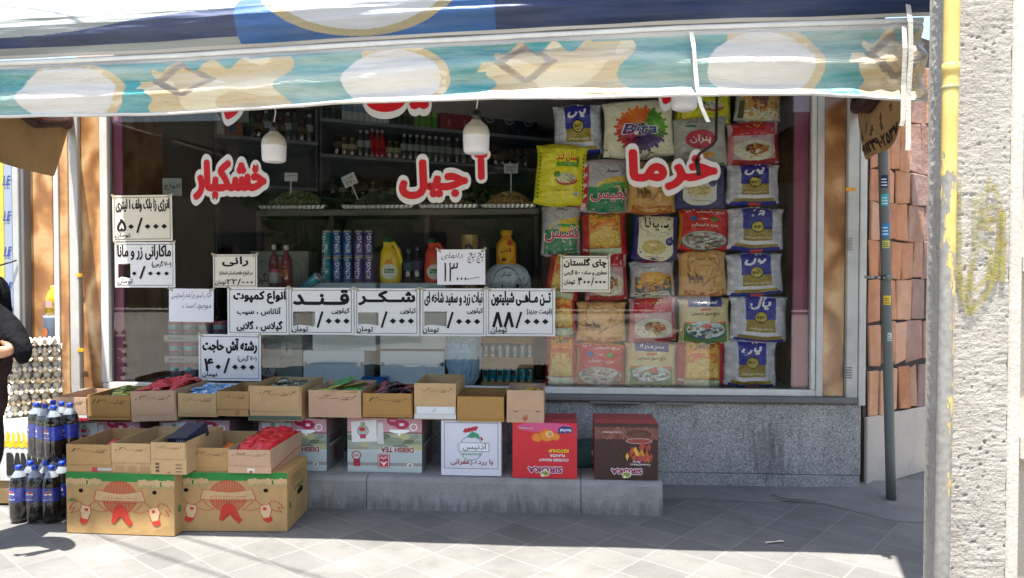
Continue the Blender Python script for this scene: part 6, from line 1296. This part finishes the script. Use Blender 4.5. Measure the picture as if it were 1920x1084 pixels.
def eight(A): A.text('8', .45, .3, .62, .7, lin('a86a6c'), .03); A.rect(.3, .2, .7, .24, lin('a86a6c'))
for k, (a, b) in enumerate(((829, 857), (858, 886))): shelf_case(a, b, zA, .15, '7a1220', eight, ('left', 'right')[k] + ' dark red case of a pair on the upper shelf behind the bulb', group=None); 
for k, (a, b) in enumerate(((829, 857), (858, 886))): shelf_case(a, b, zA + .152, .15, '7a1220', eight, ('left', 'right')[k] + ' upper dark red case stacked above its pair on the shelf', group=None)
def ovals(A): A.ell(.5, .62, .26, .2, lin('9aa0a4'), 18); A.ell(.5, .62, .22, .16, lin('1c2226'), 18); A.text('Raj', .38, .54, .62, .70, lin('b0b4b8'), .03)
for k, (a, b) in enumerate(((904, 938), (940, 974), (976, 1010))): shelf_case(a, b, zA, .25, '14181c', ovals, ('first', 'second', 'third')[k] + ' black case with a pale oval on the upper shelf', off=.03)
shelf_case(406, 424, zD, .26, 'a4a8a2', None, 'narrow white case at the left end of the shorter shelves', SP2); shelf_case(427, 458, zD, .12, '8a4a2c', lambda A: A.ell(.3, .5, .2, .3, lin('2a4a8a'), 10), 'small orange case on the shorter shelves', SP2); shelf_case(428, 470, zD + .122, .12, '7f8f86', None, 'pale green case stacked on the small orange case', SP2)
for k in range(9):
    px = 476 + 13.5 * k; p = SP2 + SD * on_shelf(px, SP2) - SN * .06; dup(BK['dkc'[k % 3]], (p.x, p.y, zD + .001), (0, 0, ang), ('dark green bottle on the shorter shelves', 'dark jar on the shorter shelves', 'clear bottle on the shorter shelves')[k % 3])['group'] = 'bottles on the shorter shelves'
# ================================================================== the left end: drinks, eggs, neighbour's goods, a person
COLA, LABB, CAPB = lin('0d0808'), lin('0f2a8c'), lin('1438a8')
def m_cola():
    return finish('cola_bottle', .10, .5, .05, 10, coat=.3)
def m_wrap():
    t = NT('shrink_film'); t.t.nodes.remove(t.b); gl = t.n('BsdfGlossy'); gl.inputs['Roughness'].default_value = .12; tr = t.n('BsdfTransparent'); mx = t.n('MixShader'); lw = t.n('LayerWeight'); lw.inputs[0].default_value = .25
    o = t.coord(); f = t.ramp(t.noise(o, 22, 5, .6), [(.45, 0), (.8, .13)]); a = t.n('Math', operation='MULTIPLY_ADD'); t.l(lw.outputs[1], a.inputs[0]); a.inputs[1].default_value = .2; t.l(f, a.inputs[2])
    b = t.n('Bump'); b.inputs['Strength'].default_value = .8; b.inputs['Distance'].default_value = .012; t.l(t.noise(o, 26, 4), b.inputs['Height']); t.l(b.outputs[0], gl.inputs['Normal'])
    t.l(a.outputs[0], mx.inputs[0]); t.l(tr.outputs[0], mx.inputs[1]); t.l(gl.outputs[0], mx.inputs[2]); t.l(mx.outputs[0], t.out.inputs[0]); return t.m
WRAP = m_wrap()
def cola_pack(name, label, loc, yaw):
    t = thing(name, label, 'pack of cola', loc, (0, 0, rad(yaw)), 'shrink wrapped packs of cola'); R, H = .0455, .325; FZ = .93
    for j in range(2):
        for i in range(3):
            x, y = (i - 1) * 2.02 * R, R + j * 2.02 * R; m = MB(); pr = [(0, .006), (R * .55, 0), (R * .85, .004), (R, .03), (R * 1.0, .12), (R * .985, .125), (R * .985, .205), (R, .21), (R * .99, .235), (R * .8, .268), (R * .42, .298), (R * .32, .305), (R * .32, .315)]
            m.lathe(pr, 22, cols=[COLA] * 9 + [lin('7a8088')] * 3); b = m.build('bottle', m_cola(), t, (x, y, 0), (0, 0, r_box.uniform(-.35, .35)))
            m = MB(); m.lathe([(R + .0008, .125), (R + .0008, .208)], 22, cols=[LABB]); A = Art(m, cyl_map(R + .0008), .0006, .0003, n=4)
            A.ell(.0, .172, .40, .019, WHITE, 18); A.ell(0, .174, .37, .0165, lin('b51f30'), 16, a0=.25, a1=2.9); A.ell(0, .171, .37, .0165, lin('173a9c'), 16, a0=3.35, a1=6.05); A.text('pepsi', -.45, .135, .45, .149, lin('c4cbe0'), .02); A.line([(-1.2, .13), (-.4, .2)], .003, lin('2c54b8')); m.build('label', m_shiny(), b)
            m = MB(); m.lathe([(R * .36, .312), (R * .37, .314), (R * .37, .330), (R * .33, .334), (0, .334)], 16, col=CAPB); m.build('cap', m_plastic(), b)
    m = MB(); X1, Y1 = 3.08 * R, 4.1 * R
    def wr(u, v):
        a = u * 6.2832; c, s = math.cos(a), math.sin(a); q = (abs(c) ** 6 + abs(s) ** 6) ** (-1 / 6); k = 1.0 if v < .66 else 1 - .25 * ((v - .66) / .34) ** 1.5
        return Vector((X1 * c * q * k + .002 * nz(u * 30, v * 8, 1), Y1 / 2 + (Y1 / 2 + .004) * s * q * k, .004 + .30 * v + .012 * nz(u * 14, v, 3) * v))
    m.grid(wr, 64, 14, (.8, .8, .8)); m.build('shrink_wrap', WRAP, t); t.scale = (1, 1, FZ); return t
pa = atz(56, 984, 0); cola_pack('cola_pack', 'front pack of dark cola bottles standing on the pavement by the poultry carton', (pa.x, pa.y, .006), 2)
pb_ = (X(106, pa.y + .30), pa.y + .20); cola_pack('cola_pack', 'rear pack of dark cola bottles standing behind the front one', (pb_[0], pb_[1], .006), -24)
cola_pack('cola_pack', 'upper pack of cola bottles stacked on the rear pack', (pb_[0] - .035, pb_[1] - .035, .318), -27)
# egg trays
PULP = ['b3a48c', 'b5aa96', '9a8f7d', 'd2cabb']
EY = -.33; ew = .30; ex = X(60, EY); EYAW = rad(34)
tb = box_thing('egg_crate', (22, 800, 98, 905), EY - .12, .24, 'white crate under the stack of egg trays', 'crate', 'b4b2ac', None, m_card(), z0=.012, yaw=34); zt = tb.location.z + tb['dim'][2] + .002
def egg_tray_mesh(c, k):
    m = MB(); n = 66
    f = lambda u, v: Vector((ew * (u - .5), .30 * (v - .5), .018 + .017 * math.cos(6.2832 * 5.5 * u + 3.14) * math.cos(6.2832 * 5.5 * v + 3.14) + .004 * nz(u * 4, v * 4, k)))
    m.grid(f, n, n, lin(c), sm=True); m.grid(lambda u, v: f(1 - u, v) - Vector((0, 0, .003)), n, n, lin(c)); return m
pulp = finish('egg_pulp', .95, .1, .12, 30, .4, 120, .003)
protoA = egg_tray_mesh(PULP[0], 1).build('egg_tray', pulp); protoB = egg_tray_mesh(PULP[3], 4).build('egg_tray', pulp)
eggm = MB(); eggm.lathe([(.0001, 0)] + [(.0215 * math.sin(q) * (1 + .1 * math.cos(q)), .028 - .028 * math.cos(q)) for q in [k * math.pi / 10 for k in range(1, 10)]] + [(.0001, .056)], 14, col=lin('c9c2b2')); egg0 = eggm.build('egg', finish('eggshell', .5, .3, .05, 20))
first = True; zc = zt; i = 0; ordn = ['lowest', 'second', 'third', 'fourth', 'fifth', 'sixth', 'seventh', 'eighth', 'ninth', 'tenth', 'eleventh', 'twelfth', 'thirteenth', 'fourteenth']; fA = fB = True
ztop = at(60, 606, EY).z
nl = int((ztop - zt) / .068)
for i in range(nl):
    pr = protoB if i % 2 or i > nl - 3 else protoA; loc = (ex + r_box.uniform(-.008, .008), EY + r_box.uniform(-.008, .01), zc); rot = (r_box.uniform(-.02, .02), r_box.uniform(-.03, .03), EYAW + r_box.uniform(-.05, .05)); lb = '%s egg tray of the sunlit stack, counted from its crate' % ordn[min(i, 13)]
    if (pr is protoA and fA) or (pr is protoB and fB):
        pr.location = loc; pr.rotation_euler = rot; tag(pr, lb, 'egg tray', 'stacked egg trays')
        if pr is protoA: fA = False
        else: fB = False
    else: dup(pr, loc, rot, lb)
    if i < nl - 2:
        for k in range(5):
            dx, dy = ew * ((k + 1.0) / 5.5 - .5), .30 * (1 / 5.5 - .5); q = Vector((loc[0] + dx * math.cos(EYAW) - dy * math.sin(EYAW), loc[1] + dx * math.sin(EYAW) + dy * math.cos(EYAW), zc + .012))
            if first: egg0.location = q; tag(egg0, 'pale egg at the front of an egg tray in the sunlit stack', 'egg', 'eggs in the sunlit trays'); first = False
            else: dup(egg0, q, (0, 0, k))
    zc += .068 if i < nl - 3 else .05
# banana carton on a crate, drum and tins of the neighbour
def banana(A, f):
    A.rect(0, .62, 1, .98, lin('cfd0cc')); 
    for k in range(7): A.poly([(.28 + k * .06, .66), (.32 + k * .06, .60), (.38 + k * .06, .64), (.41 + k * .05, .84), (.38 + k * .05, .92), (.34 + k * .06, .72)], lin(('c9a81c', 'd4b62c')[k % 2]))
    A.text('BANANA', .47, .10, 1.25 if False else .97, .52, lin('1c1c20'), .04)
bx = box_thing('plain_crate', (-60, 902, 48, 960), -.72, .28, 'plain brown crate under the banana carton', 'crate', '8a7350', None, m_card(), z0=.012)
box_thing('banana_carton', (-75, 800, 112, 902), -.73, .30, 'white banana carton with yellow fruit print and black letters', 'carton', 'b9bab6', banana, z0=bx.location.z + bx['dim'][2] + .001)
NY = -.02
st = box_thing('plain_carton', (68, 682, 106, 900), NY, .2, 'tall plain carton behind the egg trays', 'carton', '8a7350', None, m_card(), z0=.012)
s2 = box_thing('brown_tin', (70, 637, 105, 681), NY, .16, 'brown tin with a round white emblem below the pale bucket', 'tin', '5c4632', lambda A, f: (A.ell(.4, .6, .3, .34, lin('b0a898'), 16), A.text('لادن', .18, .5, .6, .7, lin('6a2a2a'), .04)), m_shiny(), z0=st.location.z + st['dim'][2] + .001, b=.012)
zz = s2.location.z + s2['dim'][2] + .001; m = MB(); h = at(88, 593, NY).z - zz; R = (X(104, NY) - X(72, NY)) / 2; m.lathe([(0, 0), (R * .92, 0), (R, h * .9), (R * 1.05, h * .92), (R * 1.05, h), (0, h)], 24, col=lin('93a4bc')); A = Art(m, cyl_map(R), .001, n=3); A.ell(-.4, h * .3, .4, h * .2, lin('b0602c'), 12); tag(m.build('pale_bucket', m_plastic(), None, (X(88, NY), NY + R, zz)), 'pale blue lidded bucket under the yellow oil bottle', 'bucket')
zz += h + .001; h = at(88, 536, NY).z - zz; t = thing('oil_bottle', 'yellow oil bottle on the pale bucket beside the marble panel', 'bottle', (X(89, NY), NY + R, zz)); m = MB(); w = R * 1.7
m.lathe([(0, 0), (w / 2, 0), (w / 2, h * .6), (w * .36, h * .78), (w * .18, h * .9)], 18, col=lin('b89214')); m.build('bottle_body', m_shiny(), t); m = MB(); m.lathe([(w * .2, h * .88), (w * .2, h), (0, h)], 14, col=lin('c4a020')); m.build('cap', m_plastic(), t); m = MB(); A = Art(m, cyl_map(w / 2), .001, n=3); A.rect(-.6, h * .28, .4, h * .5, lin('b88a8a')); m.build('label_print', m_paper(), t)
m = MB(); p = at(3, 660, -.15); h = at(3, 545, -.15).z; m.lathe([(0, 0), (.17, 0), (.18, h * .3), (.18, h * .85), (.12, h * .97), (.06, h * .98), (.06, h), (0, h)], 24, cols=[lin('12408c')] * 4 + [lin('1c5aa8')] * 3); tag(m.build('blue_drum', m_shiny(), None, (X(-62, -.15), .0, .012)), 'tall blue plastic drum behind the person in black', 'drum')
m = MB(); m.lathe([(0, 0), (.2, 0), (.2, 1.5), (.1, 1.56), (0, 1.56)], 20, col=lin('c4a81c')); tag(m.build('yellow_drum', m_plastic(), None, (X(-30, .4), -.02 + .6, .012)), 'yellow drum at the far left edge behind the blue drum', 'drum')
# ------------------------------------------------------------------ the person at the left edge
def skin_mesh(name, nodes, edges, root, mat, parent, colf, sub=2):
    ids = list(nodes); me = bpy.data.meshes.new(name); me.from_pydata([nodes[k][0] for k in ids], [(ids.index(a), ids.index(b)) for a, b in edges], []); ob_ = bpy.data.objects.new(name, me); COL.objects.link(ob_)
    ob_.modifiers.new('s', 'SKIN').use_smooth_shade = True; md = ob_.modifiers.new('u', 'SUBSURF'); md.levels = sub; md.render_levels = sub
    lay = me.skin_vertices[0].data if me.skin_vertices else None
    if lay is None: 
        bm_ = None
    for i, k in enumerate(ids):
        r_ = nodes[k][1]; lay[i].radius = r_ if isinstance(r_, tuple) else (r_, r_); lay[i].use_root = (k == root)
    bpy.context.view_layer.update(); ev = ob_.evaluated_get(bpy.context.evaluated_depsgraph_get()); m2 = bpy.data.meshes.new_from_object(ev)
    mb_ = MB(); mb_.add([v.co.copy() for v in m2.vertices], [tuple(p.vertices) for p in m2.polygons], [colf(p.center) for p in m2.polygons], 0, True)
    bpy.data.objects.remove(ob_); bpy.data.meshes.remove(me); bpy.data.meshes.remove(m2); return mb_.build(name, mat, parent)
sh_ = atz(-4, 1048, .03); PYv = sh_.y
def pp(px, py, dy=0): 
    q = at(px, py, PYv + dy); return Vector((q.x - sh_.x, q.y - PYv, q.z))
pers = thing('person', 'person in a loose black coat at the left edge, one hand held out in front', 'person', (sh_.x, PYv, 0))
SKN = lin('b98a6c')
hx = pp(-62, 700, .16); N = {'pelvis': ((hx.x, .16, .86), .12), 'waist': ((hx.x, .16, 1.02), .11), 'chest': ((hx.x, .16, 1.22), .13), 'neck': ((hx.x + .02, .16, 1.39), .05), 'jaw': ((hx.x + .045, .16, 1.47), .065), 'head': ((hx.x + .04, .16, 1.56), .085), 'crown': ((hx.x + .03, .16, 1.63), .06), 'nose': ((hx.x + .135, .16, 1.53), .014)}
hand = pp(15, 662, -.02); el = pp(36, 612, .10); shl = Vector((hx.x + .01, .0, 1.31))
el = Vector((pp(-4, 600, .06).x, .06, pp(12, 606, .06).z)); wr_ = hand + Vector((-.0, .03, .01))
N.update({'shoulder': (shl, .06), 'elbow': (el, .042), 'wrist': (wr_, .028), 'palm': (hand + Vector((-.07, -.03, -.005)), (.036, .02)), 'sh2': (Vector((hx.x + .01, .32, 1.31)), .06), 'el2': (Vector((hx.x - .02, .40, 1.05)), .042), 'wr2': (Vector((hx.x + .0, .38, .82)), .028), 'pm2': (Vector((hx.x + .01, .37, .74)), (.034, .018))})
for s, y in (('l', .07), ('r', .25)): N.update({s + 'hip': ((hx.x, y, .84), .09), s + 'knee': ((hx.x + .05, y, .46), .06), s + 'ank': ((hx.x + (.06 if s == 'l' else -.12), y, .09), .04)})
Ed = [('pelvis', 'waist'), ('waist', 'chest'), ('chest', 'neck'), ('neck', 'jaw'), ('jaw', 'head'), ('head', 'crown'), ('head', 'nose'), ('chest', 'shoulder'), ('shoulder', 'elbow'), ('elbow', 'wrist'), ('wrist', 'palm'), ('chest', 'sh2'), ('sh2', 'el2'), ('el2', 'wr2'), ('wr2', 'pm2'), ('pelvis', 'lhip'), ('lhip', 'lknee'), ('lknee', 'lank'), ('pelvis', 'rhip'), ('rhip', 'rknee'), ('rknee', 'rank')]
pm = N['palm'][0]
for k, (oz, L) in enumerate(((.028, .062), (.010, .070), (-.009, .066), (-.027, .052))):
    a = pm + Vector((-.035, -.012, oz)); b = a + Vector((-L * .5, -.022, -.004)); c = b + Vector((-L * .1, .004 + .03, -.006)) + Vector((-L * .2, -.02, 0)); N.update({'f%da' % k: (a, .0095), 'f%db' % k: (b, .0088), 'f%dc' % k: (c, .0075)}); Ed += [('palm', 'f%da' % k), ('f%da' % k, 'f%db' % k), ('f%db' % k, 'f%dc' % k)]
N.update({'t1': (pm + Vector((.01, -.03, .03)), .011), 't2': (pm + Vector((-.03, -.05, .045)), .009)}); Ed += [('palm', 't1'), ('t1', 't2')]
skin_mesh('body', N, Ed, 'pelvis', m_skin(), pers, lambda c: lin('17161a') if c.z < .86 else SKN)
BLK = lin('121216'); BRW = lin('3a2c2a')
cf = lambda c: BLK
CN = {'hem': ((hx.x + .02, .16, .60), (.16, .18)), 'skirt': ((hx.x + .015, .16, .80), (.155, .17)), 'waist': ((hx.x, .16, 1.02), (.155, .18)), 'chest': ((hx.x, .16, 1.24), (.14, .18)), 'collar': ((hx.x + .01, .16, 1.36), .075), 'sh': (shl, .085), 'el': (el + Vector((.0, .03, .0)), .075), 'cuff': (wr_ + Vector((.03, .02, -.02)), .075), 'cuffe': (wr_ + Vector((.005, .0, -.02)), .06), 'sh2': (N['sh2'][0], .085), 'el2': (N['el2'][0], .075), 'cf2': (N['wr2'][0], .05)}
skin_mesh('coat', CN, [('hem', 'skirt'), ('skirt', 'waist'), ('waist', 'chest'), ('chest', 'collar'), ('chest', 'sh'), ('sh', 'el'), ('el', 'cuff'), ('cuff', 'cuffe'), ('chest', 'sh2'), ('sh2', 'el2'), ('el2', 'cf2')], 'waist', finish('coat_cloth', .9, .1, .15, 25, 1.0, 11, .03), pers, lambda c: BRW if c.z < .95 else BLK)
skin_mesh('headscarf', {'a': ((hx.x - .0, .16, 1.34), (.11, .13)), 'b': ((hx.x + .0, .16, 1.46), .095), 'c': ((hx.x + .005, .16, 1.57), .105), 'd': ((hx.x + .01, .16, 1.66), .06)}, [('a', 'b'), ('b', 'c'), ('c', 'd')], 'a', m_cloth(), pers, cf)
for s, y in (('l', .07), ('r', .25)):
    q = N[s + 'ank'][0]; skin_mesh('shoe', {'h': ((q[0] - .03, y, .04), (.04, .035)), 'm': ((q[0] + .06, y, .04), (.042, .032)), 't': ((q[0] + .15, y, .032), (.04, .026))}, [('h', 'm'), ('m', 't')], 'h', m_plastic(), pers, lambda c: lin('b8a68a') if c.z > .022 else lin('6a5c4a'))
